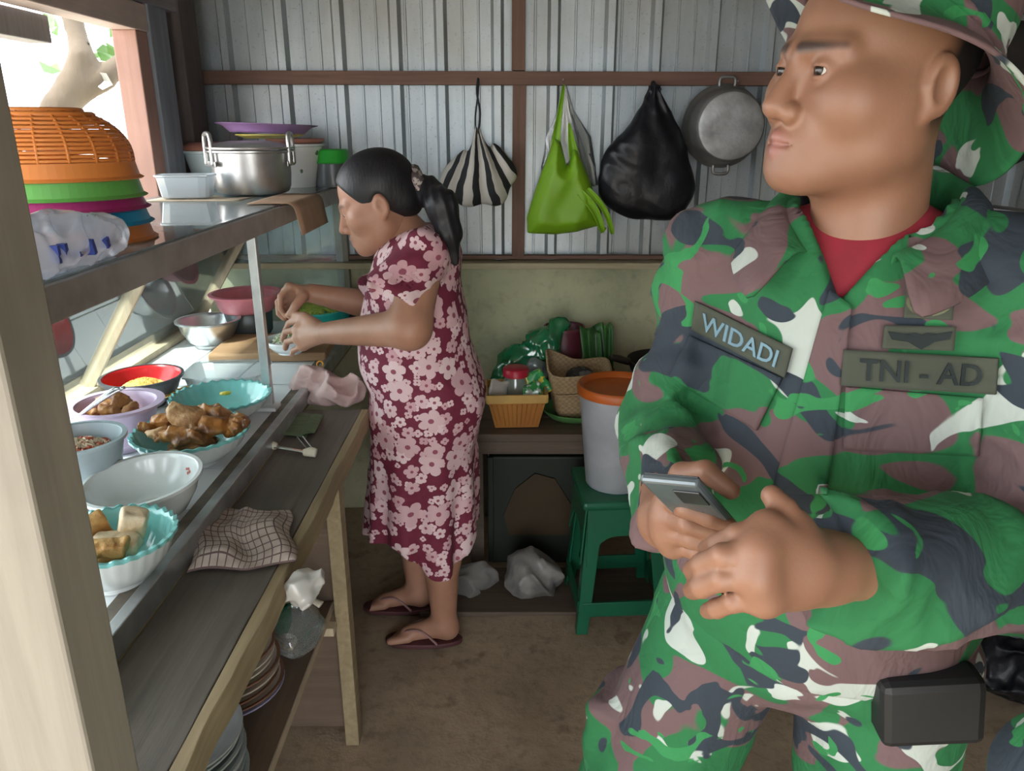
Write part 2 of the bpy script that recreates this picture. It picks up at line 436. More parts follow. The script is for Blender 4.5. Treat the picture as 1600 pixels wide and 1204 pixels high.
# left wall: a wide opening over the food case, posts towards the far corner
LX = -1.08
wl = slab('wall_left', LX - .06, LX, -.3, 2.9, 0, .74, M('dark_board_wall', (.2, .17, .14), .8))
slab('wall_left_corner', LX - .05, LX - .02, 2.5, 2.9, 1.03, 2.4, m_darkwood_z)
slab('wall_left_low', -1.26, -1.20, 2.395, 2.9, .74, 1.028, m_darkwood_z)
slab('trim_7', LX - .06, LX + .01, 2.395, 2.47, 1.03, 1.765, m_pinkwood_z)
slab('trim_8', LX - .05, LX + .02, 2.471, 2.60, 1.03, 2.4, M('blue_grey_post_timber', (.27, .29, .33), .7, 0, (.18, .19, .22), 8, stretch=(3, 3, .3)))
slab('trim_9', LX - .05, LX + .035, 2.66, 2.80, 1.03, 2.4, m_darkwood_z)
slab('trim_10', LX - .06, LX + .015, .5, 2.47, 1.765, 1.84, m_pinkwood_y)
slab('trim_11', LX - .10, LX + .03, .5, 2.66, 1.842, 1.97, wood('grey_purple_beam_timber', (.30, .27, .28), (.2, .18, .19), 4, 'y'))
slab('trim_12', LX - .13, LX - .07, .5, 2.10, 1.70, 1.764, m_greywood_z)
slab('trim_13', LX - .03, LX + .012, 2.605, 2.87, 1.30, 1.345, wood('brown_cross_rail_timber', (.30, .22, .17), (.2, .15, .11), 4, 'y'))
slab('wall_left_top', LX - .05, LX - .01, -.3, 2.9, 1.972, 2.40, M('dark_gable_board', (.17, .15, .15), .8))
fw = thing('window_1', (LX, 1.3, .74), kind='structure')
bar('frame_upright', (LX - .03, 1.60, 1.28), (LX - .03, 1.60, 1.765), .035, .05, m_cream_z, fw, up=(0, 1, 0))
bar('sill', (LX - .03, .5, 1.265), (LX - .03, 2.39, 1.265), .05, .025, m_greywood_z, fw)
# right wall, front wall added to shape the light, and roof
m_dim = M('dim_board_wall', (.16, .14, .12), .85)
slab('wall_right', 2.5, 2.56, -1.2, 3.0, -.02, 2.42, m_dim)
slab('added_wall_front', .8, 2.5, -1.26, -1.2, -.02, 2.42, m_dim)  # unseen, added behind the camera to cut the frontal light
slab('added_wall_front_header', -.9, .8, -1.26, -1.2, 1.95, 2.42, m_dim)  # unseen header, added to lower the opening and dim the front light
slab('added_wall_front_end', -1.9, -.9, -1.26, -1.2, -.02, 2.42, m_dim)  # unseen end piece, added to narrow the light opening on the left
m_roof = M('old_roof_sheet', (.30, .29, .28), .6, .2, (.2, .18, .16), 3)
slab('ceiling', -1.95, 2.7, -1.5, 3.05, 2.42, 2.45, m_roof)  # unseen roof, its left eave extended to limit sun on the tiles
# the foreground post that ends the bench
p = thing('trim_14', (-.45, .62, 0), kind='structure')
bar('post', (-.452, .62, 0), (-.452, .62, 2.40), .10, .075, m_cream_z, p, up=(0, 1, 0), bev=.004)

# ------------------------------------------------------------------ outside: tree, drum, hung bag
m_bark = M('pale_bark', (.115, .09, .064), .9, 0, (.07, .052, .036), 5, bmp=.5, bscale=18, stretch=(1, 1, .4))
m_leafout = film('sunlit_leaf', (.05, .15, .012), .95, .4, .1, .5)
tr = thing('tree', (-2.6, 3.5, 0), label='pale barked forked tree growing outside the window', cat='tree')
def tree_fn(X, Y, Z):
    p = (X, Y, Z)
    b0 = Pt(45, 330, 3.3); b1 = Pt(92, 170, 3.3); fk = Pt(112, 135, 3.3)
    d = chain(p, [(b0.x - .35, b0.y, -.1), b0, b1, fk], [.12, .085, .062, .055], .05)
    d = smin(d, chain(p, [fk, Pt(128, 90, 3.3), Pt(112, 20, 3.35), Pt(105, -80, 3.4)], [.05, .046, .042, .036], .02), .025)
    d = smin(d, chain(p, [Pt(95, 165, 3.3), Pt(165, 120, 3.35), Pt(205, 85, 3.4), Pt(290, -20, 3.6)], [.052, .046, .042, .036], .02), .025)
    return d + .006 * wob(p, 22, 3)
sd_obj('trunk', tree_fn, (-3.2, 3.1, 0), (-1.3, 4.2, 2.9), .025, m_bark, tr, world=True)
def leaf_mesh(Lf, Wf):
    v = [(0, 0, 0), (Wf * .5, Lf * .3, .01), (Wf * .42, Lf * .65, .0), (0, Lf, -.02), (-Wf * .42, Lf * .65, 0), (-Wf * .5, Lf * .3, .01), (0, Lf * .5, -.012)]
    return v, [(0, 1, 6), (1, 2, 6), (2, 3, 6), (3, 4, 6), (4, 5, 6), (5, 0, 6)]
lv, lf = leaf_mesh(.11, .07); leaf0 = None
rl = random.Random(3)
spots = [(62, 40), (85, 52), (140, 60), (165, 66), (150, 78), (160, 88), (148, 92), (140, 68), (58, 112), (60, 95), (56, 48), (152, 120), (176, 132), (172, 60), (142, 84), (66, 34), (182, 40), (136, 96)]
for i, (x, y) in enumerate(spots + [(rl.uniform(-200, 330), rl.uniform(-260, 20)) for _ in range(60)]):
    q = Pt(x, y, 3.3 + rl.uniform(-.1, .4)); rt = (R(80) + rl.uniform(-.6, .6), rl.uniform(0, 6.28), rl.uniform(-.7, .7))
    if leaf0 is None: leaf0 = mk('leaf', lv, lf, m_leafout, tr, world=True, loc=q, rot=rt)
    else:
        o = leaf0.copy(); C.objects.link(o); o.location = q; o.rotation_euler = rt
m_drum = M('blue_grey_plastic', (.33, .45, .50), .45)
dq = Pt(240, 500, 3.0)
dr = thing('water_drum', (-1.50, 2.62, -.03), label='blue-grey plastic drum outside behind the slanted glass', cat='drum')
lathe('drum_body', [(0, 0), (.19, 0), (.2, .02), (.2, .3), (.21, .32), (.2, .34), (.2, .62), (.21, .64), (.2, .66), (.19, .9), (.17, .93)], m_drum, dr)
lathe('drum_lid', [(.175, .925), (.195, .93), (.195, .955), (.1, .965), (0, .965)], m_drum, dr)
m_pinkfilm = film('pink_film', (.95, .45, .55), .7, .3, .2)
def loft(name, rings, mat, parent=None, world=True, seg=48, smooth=True, caps=True, solid=0, loc=None):
    """rings: (centre, rx, ry, pleat amplitude, pleat count, phase)"""
    v, f = [], []
    for (c, rx, ry, am, cnt, ph) in rings:
        for k in range(seg):
            a = 2 * math.pi * k / seg
            w = 1 + am * math.sin(cnt * a + ph) + am * .6 * math.sin((cnt * 1.7 // 1 + 1) * a - ph * 1.7)
            v.append((c[0] + rx * w * math.cos(a), c[1] + ry * w * math.sin(a), c[2] + .25 * am * rx * math.sin(3 * a + ph)))
    for i in range(len(rings) - 1):
        for k in range(seg):
            k2 = (k + 1) % seg; f.append((i * seg + k, i * seg + k2, (i + 1) * seg + k2, (i + 1) * seg + k))
    if caps: f.append(tuple(range(seg))[::-1]); f.append(tuple((len(rings) - 1) * seg + k for k in range(seg)))
    return mk(name, v, f, mat, parent, world, smooth, solid=solid, loc=loc)
q = Pt(258, 432, 2.40)
pb = loft('carrier_bag', [((q.x, q.y, q.z + dz), r * .5, r, a, 6, dz * 30) for dz, r, a in ((.2, .008, .1), (.12, .014, .25), (.06, .04, .15), (.0, .055, .12), (-.05, .05, .1), (-.065, .03, .1))], m_pinkfilm)
tag(pb, 'thin pink carrier bag hanging outside beyond the slanted glass', 'bag')

# ------------------------------------------------------------------ glass food case
case = thing('food_display_case', (-.85, 1.8, .74), label='glass food display case with white tiled floor and aluminium frame', cat='display case')
FX, BX, CY0, CY1, FZ = -.605, -1.17, .74, 2.84, .81
box('base_board', ((FX + BX) / 2, (CY0 + CY1) / 2, .765), (BX - FX if BX > FX else FX - BX, CY1 - CY0, .05), M('case_board', (.4, .36, .3), .8), case, world=True)
box('grout_bed', ((FX + BX) / 2, (CY0 + CY1) / 2, .797), (FX - BX - .01, CY1 - CY0 - .01, .014), m_grout, case, world=True)
tw, tile0 = .1855, None
for i in range(3):
    for j in range(11):
        cx, cy = FX - .006 - tw * (i + .5), CY0 + .01 + (CY1 - CY0 - .02) / 11 * (j + .5)
        if tile0 is None: tile0 = box('tile', (cx, cy, .8055), (tw - .004, .189 - .004, .009), m_tile, case, world=True, bev=.0015)
        else:
            o = tile0.copy(); C.objects.link(o); o.location = (cx, cy, .8055 + .0006 * math.sin(i * 5 + j * 3))
bar('front_rail', (-.5765, CY0, .795), (-.5765, CY1 - .02, .795), .021, .044, m_alu, case)
bar('rail_channel', (-.600, CY0, .800), (-.600, CY1 - .02, .800), .026, .026, M('grimy_channel', (.10, .085, .07), .7, 0, (.2, .17, .13), 20), case)
bar('rail_shim', (-.5765, CY0, .7695), (-.5765, CY1 - .02, .7695), .021, .0065, m_benchedge, case)
for y in (1.875,):
    bar('upright', (-.628, y, .815), (-.628, y, 1.262), .022, .022, m_alu, case, up=(0, 1, 0))
    box('foot_plate', (-.632, y - .01, .818), (.06, .05, .01), M('white_foot_plate', (.8, .82, .82), .4), case, world=True)
bar('upright', (-.628, .80, .815), (-.628, .80, 1.262), .022, .022, m_alu, case, up=(0, 1, 0))
bar('shelf_front_beam', (-.622, .72, 1.277), (-.622, 2.80, 1.277), .024, .05, m_alu_dark, case)
bar('shelf_back_beam', (-1.06, .72, 1.283), (-1.06, 2.80, 1.283), .024, .03, m_alu_dark, case)
for y in (.76, 1.45, 2.12, 2.78): bar('shelf_cross_bar', (-1.05, y, 1.287), (-.632, y, 1.287), .025, .022, m_alu, case)
box('shelf_glass', (-.842, 1.76, 1.3035), (.44, 2.07, .005), m_glass_top, case, world=True, bev=.001)
sz0, sz1, sx0, sx1 = .815, 1.255, -1.165, -.885
for a in (.78, 1.99, 2.78): bar('slanted_strip', (sx0, a, sz0), (sx1, a, sz1), .032, .012, m_palewood_z, case, up=(0, 1, 0))
v = [(sx0 - .006, CY0 + .05, sz0), (sx0 - .006, CY1 - .06, sz0), (sx1 - .006, CY1 - .06, sz1), (sx1 - .006, CY0 + .05, sz1)]
mk('slanted_glass', v, [(0, 1, 2, 3)], m_glass, case, world=True, solid=.004)
bar('back_sill_strip', (-1.15, CY0, .822), (-1.15, CY1, .822), .05, .02, m_palewood_z, case)
v = [(FX - .01, CY1 - .03, .815), (FX - .01, CY1 - .03, 1.255), (sx1, CY1 - .03, 1.255), (sx0, CY1 - .03, .815)]
mk('end_glass', v, [(0, 1, 2, 3)], m_glass, case, world=True, solid=.004)

# ------------------------------------------------------------------ narrow serving bench, its panel and low shelf
bench = thing('serving_bench', (-.48, 1.3, 0), label='narrow dark plank serving bench with pale worn edge along the food case', cat='bench')
def plank_fn(name, x0, x1, y0, y1, z0, z1, mat, wav=.004, seed=1):
    n = 40; v, f = [], []
    for j in range(n + 1):
        y = y0 + (y1 - y0) * j / n; w = wav * (math.sin(y * 17 + seed) + .6 * math.sin(y * 41 + seed))
        for (x, z) in ((x0, z0), (x1 + w * .4, z0 + abs(w)), (x1 + w * .6, z1), (x0, z1)): v.append((x, y, z))
    for j in range(n):
        for k in range(4): a = j * 4 + k; b_ = j * 4 + (k + 1) % 4; f.append((a, b_, b_ + 4, a + 4))
    f.append((0, 1, 2, 3)); f.append((4 * n, 4 * n + 3, 4 * n + 2, 4 * n + 1))
    return mk(name, v, f, mat, bench, world=True, bev=.0015)
plank_fn('plank', -.565, -.412, .665, 1.97, .742, .772, m_bench, .0015)
plank_fn('edge_board', -.411, -.392, .665, 1.975, .715, .771, m_benchedge, .0035, 3)
for y in (1.60, .74): bar('leg', (-.408, y, 0), (-.412, y + .01, .735), .034, .045, m_benchedge if y > 1 else m_palewood_z, bench, up=(0, 1, 0))
for y in (1.6, .74): bar('leg', (-.96, y, 0), (-.96, y, .735), .045, .045, m_palewood_z, bench, up=(0, 1, 0))
box('end_panel', (-.69, 1.638, .372), (.55, .014, .72), m_ply_x, bench, world=True)
box('low_shelf', (-.74, 1.16, .392), (.60, .92, .016), m_ply_y, bench, world=True)
box('shelf_edge_strip', (-.438, 1.16, .393), (.005, .92, .02), M('pale_ply_edge', (.5, .4, .28), .7), bench, world=True)
bar('shelf_cross_bar', (-1.0, 1.55, .372), (-.42, 1.55, .372), .03, .022, m_palewood_z, bench)
bar('shelf_cross_bar', (-1.0, .78, .372), (-.42, .78, .372), .03, .022, m_palewood_z, bench)
# ------------------------------------------------------------------ bowls and dishes on the tiled floor of the case
m_white = M('white_glaze', (.80, .83, .83), .18, 0, (.76, .79, .79), 4, coat=.4)
m_steel = M('brushed_steel', (.70, .72, .73), .28, .9, (.6, .62, .63), 6)
m_pot = M('worn_aluminium', (.66, .66, .65), .34, .85, (.48, .47, .46), 9, bmp=.06, bscale=40)
m_charcoal = M('charcoal_melamine', (.075, .075, .085), .35)
m_red = M('red_melamine', (.62, .025, .03), .22)
m_lilac = M('lilac_plastic', (.66, .50, .68), .35, sub=.1)
m_greyblue = M('grey_blue_enamel', (.42, .49, .53), .3)
m_teal = M('teal_glass', (.24, .62, .60), .12, 0, (.20, .55, .54), 4, coat=.5)
m_pinkp = M('pink_plastic', (.90, .32, .38), .35, sub=.25)
m_turq = M('turquoise_plastic', (.03, .55, .50), .4)
def printed_mat(name, base, leaf=(.05, .30, .10), flower=(.55, .03, .08), scale=9):
    """glazed ware with scattered printed leaves and red flowers"""
    m, N, L, b = NT(name); b.inputs['Roughness'].default_value = .15
    v = coord(N, L, (1, 1, 1.2)); vo = N.new('ShaderNodeTexVoronoi'); vo.inputs['Scale'].default_value = scale; L.new(v, vo.inputs['Vector'])
    n = noise(N, L, v, 40, 2)
    d = math_(N, L, 'ADD', vo.outputs['Distance'], math_(N, L, 'MULTIPLY', math_(N, L, 'SUBTRACT', n.outputs[0], .5), .45))
    sep = N.new('ShaderNodeSeparateColor'); L.new(vo.outputs['Color'], sep.inputs[0])
    pick = math_(N, L, 'GREATER_THAN', sep.outputs[0], .55)
    ink = mixc(N, L, math_(N, L, 'GREATER_THAN', sep.outputs[1], .5), leaf, flower)
    mask = math_(N, L, 'MULTIPLY', pick, math_(N, L, 'LESS_THAN', d, .26))
    L.new(mixc(N, L, mask, base, ink), b.inputs['Base Color']); return m
m_print = printed_mat('printed_white_ware', (.76, .80, .79))
BOWL = lambda R_, H, foot=.55: [(0, .0), (R_ * foot, 0), (R_ * foot, .008), (R_ * (foot + .18), H * .22), (R_ * .88, H * .6), (R_ * .97, H * .9), (R_, H)]
TZ = .8115
def bowl(name, label, x, y, R_, H, m_out, m_in=None, foot=.5, cat='bowl', flute=0, rimw=.004, z=TZ, tilt=(0, 0, 0)):
    t = thing(name, (x, y, z), label=label, cat=cat, rot=tilt)
    pr = BOWL(R_, H, foot)
    fl = (lambda r, zz, a: (r * (1 + flute * (zz / H) ** 2 * math.cos(30 * a)), zz + flute * .12 * (zz / H) ** 3 * math.cos(30 * a))) if flute else None
    seg = 120 if flute else 48
    lathe('outside', [(r, zz) for r, zz in pr], m_out, t, seg=seg, fn=fl)
    inn = [(max(r - .004, 0), zz + (.008 if i < 3 else .001)) for i, (r, zz) in enumerate(pr)]
    lathe('inside', [pr[-1]] + [(pr[-1][0] - .002, H + .002)] + inn[::-1], m_in or m_out, t, seg=seg, fn=fl)
    if rimw:
        lathe('rim', [(R_ - .003, H - .004), (R_ + rimw, H - .003), (R_ + rimw, H + .003), (R_ - .003, H + .003)], m_out if not flute else m_in, t, seg=seg, fn=fl)
    return t
def at(x, y, z): q = PZ(x, y, z); return q.x, q.y
def lump(name, label, cat, loc, r, mat, seed, amp=.25, group=None, rot=(0, 0, 0), h=.004, freq=2.4):
    s = max(r)
    fn = lambda X, Y, Z: ell((X, Y, Z), (0, 0, 0), r) + amp * s * (.45 * wob((X, Y, Z), freq / s, seed) + .35 * np.abs(wob((X, Y, Z), freq * 1.7 / s, seed + 9)) + .12 * wob((X, Y, Z), freq * 5 / s, seed + 4) - .12)
    o = sd_obj(name, fn, [-a * 1.5 - .01 for a in r], [a * 1.5 + .01 for a in r], h, mat, loc=loc, rot=rot)
    return tag(o, label, cat, group)
rb_x, rb_y = at(222, 590, .885)
bowl('soup_bowl', 'dark bowl with glossy red inside holding yellow noodles', rb_x, rb_y, .098, .078, m_charcoal, m_red, .5)
m_noodle = M('yellow_noodle', (.80, .55, .16), .45, 0, (.72, .42, .10), 30)
def noodles(name, label, cat, c, rad, n, mat, seed, thick=.0022, hump=.02, cut=1.0):
    rr = random.Random(seed); v, f = [], []
    for i in range(n):
        a = rr.uniform(0, 6.28); r0 = rad * math.sqrt(rr.random()) * .8; cx, cy = r0 * math.cos(a), r0 * math.sin(a)
        ln = rr.uniform(.03, .06) * cut; th = rr.uniform(0, 6.28); k = rr.uniform(-30, 30) / cut; pts = []
        x, y = cx, cy
        for s in range(7):
            rq = min(1, math.hypot(x, y) / rad); z = hump * (1 - rq * rq) + rr.uniform(0, .006)
            pts.append(Vector((x, y, z))); x += math.cos(th) * ln / 6; y += math.sin(th) * ln / 6; th += k * ln / 6
        base = len(v)
        for s, p_ in enumerate(pts):
            tdir = (pts[min(s + 1, 6)] - pts[max(s - 1, 0)]).normalized(); nn = Vector((-tdir.y, tdir.x, 0)); nn = nn.normalized() if nn.length > 1e-4 else Vector((1, 0, 0))
            for (i1, j1) in ((-1, -.7), (1, -.7), (0, 1)): v.append(p_ + nn * i1 * thick + Vector((0, 0, j1 * thick)))
        for s in range(6):
            for k3 in range(3): f.append((base + s * 3 + k3, base + s * 3 + (k3 + 1) % 3, base + s * 3 + 3 + (k3 + 1) % 3, base + s * 3 + 3 + k3))
    o = mk(name, v, f, mat, smooth=True, loc=c); tag(o, label, cat, kind='stuff'); return o
noodles('noodles', 'tangle of yellow noodles in the red bowl', 'noodles', (rb_x + .005, rb_y - .012, TZ + .034), .070, 240, m_noodle, 1, .0027, .034)
# lilac basin with fried pieces and a spoon
lb_x, lb_y = at(182, 634, .905)
bowl('lilac_basin', 'lilac plastic basin with wide lip holding brown fried pieces', lb_x, lb_y, .088, .10, m_lilac, None, .72, 'basin', rimw=.014)
m_fried = M('golden_fried_crust', (.42, .20, .06), .5, 0, (.24, .09, .03), 28, bmp=.5, bscale=60)
m_sambal = M('red_chilli_sauce', (.42, .06, .03), .3, 0, (.5, .2, .08), 40)
noodles('sauce_bed', 'brown red sauce and shreds in the lilac basin', 'sauce', (lb_x, lb_y, TZ + .05), .068, 170, m_sambal, 5, .0035, .028, .6)
for i, (dx, dy, dz) in enumerate(((-.03, .02, .07), (.012, .03, .066), (.03, -.005, .062), (-.005, -.02, .064), (-.045, -.015, .062), (.005, .005, .08))):
    lump('fried_piece', ('fried piece at the back left of the lilac basin', 'fried piece at the back right of the lilac basin', 'fried piece nearest the right lip of the lilac basin', 'fried piece in the front middle of the lilac basin', 'fried piece nearest the post in the lilac basin', 'topmost fried piece in the lilac basin')[i], 'food', (lb_x + dx, lb_y + dy, TZ + dz + .022), (.024, .016, .012), m_fried, 40 + i, .5, 'fried pieces in the lilac basin', (i, .3, i * 2.1), .003)
def spoon(name, label, a, b, mat, w=.007, head=None):
    t = thing(name, tuple(a), label=label, cat='tongs' if 'tongs' in name else 'spoon')
    a, b = Vector(a), Vector(b)
    return t, a, b
m_chrome = M('chrome', (.75, .77, .78), .12, 1.0, (.7, .72, .73), 5)
t, a, b_ = spoon('serving_tongs', 'thin chrome tongs resting in the lilac basin', Vector((lb_x + .045, lb_y - .05, TZ + .150)), Vector((lb_x - .05, lb_y - .075, TZ + .095)), m_chrome)
for s in (-1, 1): tube('arm', [a + Vector((.0, 0, 0)), a + Vector((-.02, -.008, s * .004 - .004)), b_ + Vector((.0, .012 * s, 0))], .0036, m_chrome, t, world=True, seg=8, res=5)
tube('bend', [a + Vector((0, -.004, .003)), a + Vector((.006, 0, .004)), a + Vector((0, .004, .003))], .0038, m_chrome, t, world=True, seg=8, res=4)
# grey-blue bowl at the post
gb_x, gb_y = at(118, 682, .945)
bowl('stew_bowl', 'tall grey-blue enamel bowl half hidden by the foreground post', gb_x, gb_y, .083, .13, m_greyblue, None, .68, rimw=.006)
noodles('vegetable_shreds', 'chopped vegetables and red chilli in the grey-blue bowl', 'vegetables', (gb_x, gb_y, TZ + .098), .066, 160, M('mixed_veg', (.70, .52, .36), .5, 0, (.55, .10, .05), 55, lo=.48, hi=.55), 9, .0035, .02, .5)
# teal fluted dishes
m_tealprint = m_print
td_x, td_y = at(345, 617, .878)
bowl('fluted_dish', 'teal fluted dish with a scrap of yellow egg, nearly empty', td_x, td_y, .116, .066, m_tealprint, m_teal, .42, 'dish', flute=.016, rimw=.003)
lump('egg_scrap', 'scrap of yellow egg in the nearly empty teal dish', 'food', (td_x - .015, td_y + .07, TZ + .047), (.014, .010, .006), M('egg_yellow', (.85, .66, .10), .5), 3, .5, h=.002)
cd_x, cd_y = -.690, 1.537
bowl('fluted_bowl', 'teal fluted bowl with printed leaves heaped with fried chicken', cd_x, cd_y, .118, .072, m_tealprint, m_teal, .42, flute=.016, rimw=.003)
m_chick = M('browned_chicken_skin', (.52, .22, .055), .38, 0, (.13, .045, .014), 22, lo=.38, hi=.66, bmp=.35, bscale=70, coat=.25)
m_chick2 = M('pale_chicken_flesh', (.64, .40, .20), .5, 0, (.32, .13, .045), 26, bmp=.5, bscale=80)
ck = [((-.05, .035, .082), (.042, .024, .02), m_chick, (.2, .1, .7), 'long golden piece of fried chicken at the back left of the heap'),
      ((.035, .045, .086), (.05, .03, .022), m_chick, (.1, -.1, -.25), 'broad browned piece of fried chicken at the back of the heap'),
      ((.005, .0, .092), (.046, .03, .026), m_chick2, (.1, .2, .5), 'pale torn piece of fried chicken on top of the heap'),
      ((.048, -.005, .084), (.034, .026, .022), m_chick, (.3, .1, -.6), 'smooth brown piece of fried chicken at the front right of the heap'),
      ((-.045, -.035, .078), (.034, .026, .022), m_chick2, (.1, -.3, .2), 'knobbly golden piece of fried chicken at the front left of the heap'),
      ((.004, -.052, .078), (.046, .024, .018), m_chick, (.1, .1, -.12), 'dark piece of fried chicken at the front rim of the heap'),
      ((.088, .02, .076), (.03, .018, .016), m_chick, (.1, -.5, .9), 'small dark chicken wing at the right rim of the heap'),
      ((-.088, -.005, .078), (.022, .016, .016), m_chick, (.1, .5, .5), 'charred chicken tip at the left rim of the heap'),
      ((0, 0, .042), (.062, .058, .018), m_chick, (0, 0, 0), 'browned chicken piece at the bottom of the heap')]
for i, (d, r, m, rt, lb) in enumerate(ck):
    lump('chicken_piece', lb, 'chicken', (cd_x + d[0], cd_y + d[1], TZ + d[2]), r, m, 60 + i, .62, 'fried chicken in the teal bowl', rt, .0028, 2.0)
wb_x, wb_y = at(247, 766, .868)
wbw = bowl('white_bowl', 'empty white bowl with a small red print inside', wb_x - .02, wb_y, .102, .082, m_white, m_white, .5, rimw=.004, tilt=(R(4), R(-3), 0))
# small red print on the inside wall of the white bowl
fv, ff = [], []
for k in range(7):
    a0 = k * 2.4; cx, cy = .006 * math.cos(a0) * (k > 0), .008 * math.sin(a0) * (k > 0)
    b0 = len(fv); fv.append((cx, cy, 0))
    for j in range(8): fv.append((cx + .0032 * math.cos(j * .785), cy + .0032 * math.sin(j * .785), 0))
    for j in range(8): ff.append((b0, b0 + 1 + j, b0 + 1 + (j + 1) % 8))
o = mk('flower_print', fv, ff, M('red_print', (.55, .16, .13), .3), wbw, loc=(.055, .071, .062), rot=(R(62), 0, R(-38)), solid=.0004)
tb_x, tb_y = at(172, 836, .893)
bowl('tofu_bowl', 'teal fluted bowl with printed leaves holding fried tofu', tb_x, tb_y, .096, .082, m_tealprint, m_teal, .45, flute=.016, rimw=.003)
m_tofu = M('fried_tofu_skin', (.62, .36, .12), .5, 0, (.45, .22, .07), 25, bmp=.4, bscale=70)
m_tofuw = M('tofu_inside', (.78, .66, .48), .6, 0, (.66, .48, .28), 30, bmp=.3, bscale=60)
def tofu(label, d, s, rt, m, seed):
    fn = lambda X, Y, Z: rbox((X, Y, Z), (0, 0, 0), s, .006) + .0045 * wob((X, Y, Z), 75, seed) + .003 * np.abs(wob((X, Y, Z), 160, seed + 3))
    o = sd_obj('tofu_piece', fn, [-a - .012 for a in s], [a + .012 for a in s], .003, m, loc=(tb_x + d[0], tb_y + d[1], TZ + d[2]), rot=rt)
    tag(o, label, 'tofu', 'fried tofu in the bowl')
tofu('upright pale block of fried tofu at the back of the bowl', (.022, .03, .085), (.02, .014, .024), (.2, .3, .4), m_tofuw, 1)
tofu('golden block of fried tofu partly behind the post', (-.035, .02, .082), (.022, .018, .02), (.3, -.2, .9), m_tofu, 2)
tofu('soft golden tofu piece at the front rim of the bowl', (.012, -.035, .080), (.03, .017, .013), (.1, .1, .25), m_tofu, 3)
tofu('creamy slab of tofu lying between the golden pieces', (.01, .0, .068), (.034, .022, .012), (0, .1, .1), m_tofuw, 4)
tofu('fried tofu block at the bottom of the bowl', (-.015, -.01, .045), (.04, .035, .014), (0, 0, .5), m_tofu, 5)
# steel bowl, dark pot with pink basin on it, clear tub
sx_, sy_ = at(318, 499, .90)
bowl('steel_bowl', 'plain steel mixing bowl at the far end of the tiled floor', sx_ + .015, sy_, .098, .088, m_steel, None, .5, rimw=.006)
dp_x, dp_y = at(388, 491, .885)
dp = thing('dark_pot', (dp_x, dp_y, TZ), label='dark grey pot carrying the pink basin', cat='pot')
lathe('pot_wall', shell([(0, 0), (.065, 0), (.078, .02), (.082, .085)], .004), M('dark_grey_metal', (.16, .18, .19), .4, .5), dp)
pk = thing('pink_basin', (dp_x, dp_y, TZ + .089), label='translucent pink plastic basin standing on the dark pot', cat='basin')
lathe('basin_wall', shell([(0, 0), (.085, 0), (.092, .008), (.108, .055)], .003), m_pinkp, pk)
lathe('rolled_rim', [(.106, .054), (.122, .056), (.124, .062), (.112, .064), (.106, .058)], m_pinkp, pk)
m_clear = film('clear_plastic', (.86, .92, .93), .22, .12, .35)
def tub(name, label, c, sx, sy, h, mat, rz=0, lid=None, cat='tub'):
    t = thing(name, c, rz=rz, label=label, cat=cat)
    v, f = [], []; n = 28
    def ring(ax, ay, z):
        b0 = len(v)
        for k in range(n):
            a = 2 * math.pi * (k + .5) / n; cx, sn = math.cos(a), math.sin(a)
            q = (abs(cx) ** 6 + abs(sn) ** 6) ** (-1 / 6); v.append((ax * q * cx, ay * q * sn, z))
        return b0
    rs = [ring(sx * .84, sy * .84, 0), ring(sx * .86, sy * .86, .004), ring(sx * .97, sy * .97, h - .006), ring(sx * 1.03, sy * 1.03, h - .004), ring(sx * 1.03, sy * 1.03, h)]
    for p_, q_ in zip(rs, rs[1:]):
        for k in range(n): f.append((p_ + k, p_ + (k + 1) % n, q_ + (k + 1) % n, q_ + k))
    f.append(tuple(range(n))[::-1])
    mk('wall', v, f, mat, t, smooth=False, solid=.0015)
    if lid is not None:
        v2, f2 = [], []
        v.clear(); f.clear()
        rs = [ring(sx * 1.05, sy * 1.05, h - .004), ring(sx * 1.05, sy * 1.05, h + .006), ring(sx * .92, sy * .92, h + .008)]
        for p_, q_ in zip(rs, rs[1:]):
            for k in range(n): f.append((p_ + k, p_ + (k + 1) % n, q_ + (k + 1) % n, q_ + k))
        f.append(tuple(rs[2] + k for k in range(n)))
        mk('lid', v, f, lid, t, smooth=False)
    return t
cx_, cy_ = at(350, 588, .86)
tub('clear_tub', 'empty clear plastic tub behind the teal dish', (cx_ - .0, 2.02, TZ), .105, .085, .062, m_clear, R(4))
# cutting board, greens being cut, turquoise tray
cbd = thing('cutting_board', (-.765, 2.41, TZ), rz=R(3), label='worn brown wooden cutting board at the far end of the case', cat='cutting board')
box('board', (0, 0, .014), (.36, .25, .028), wood('board_wood', (.50, .31, .17), (.36, .20, .10), 5, 'x'), cbd, bev=.006)
TB = TZ + .029
hb_x, hb_y = at(452, 536, .87)
bowl('slicing_bowl', 'shallow white bowl of sliced greens under her hands on the board', hb_x, hb_y, .072, .042, m_white, None, .5, z=TB)
m_slaw = M('sliced_greens', (.72, .70, .58), .55, 0, (.25, .38, .10), 60, lo=.5, hi=.6)
noodles('sliced_greens', 'heap of finely sliced pale greens in the shallow white bowl', 'vegetables', (hb_x, hb_y, TB + .026), .06, 220, m_slaw, 21, .002, .035, .5)
tq = thing('turquoise_tray', (-.70, 2.70, TZ), label='turquoise plastic tray by the far wall', cat='tray')
lathe('tray', shell([(0, 0), (.10, 0), (.105, .01), (.118, .075)], .003), m_turq, tq)
lathe('tray_rim', [(.116, .074), (.126, .075), (.126, .08), (.116, .08)], m_turq, tq)
m_lime = M('yellow_green_leaf', (.55, .65, .12), .5, 0, (.4, .55, .1), 20)
noodles('lettuce_heap', 'yellow-green shredded leaves in the turquoise tray', 'vegetables', (-.70, 2.70, TZ + .06), .09, 160, m_lime, 23, .006, .03, .8)
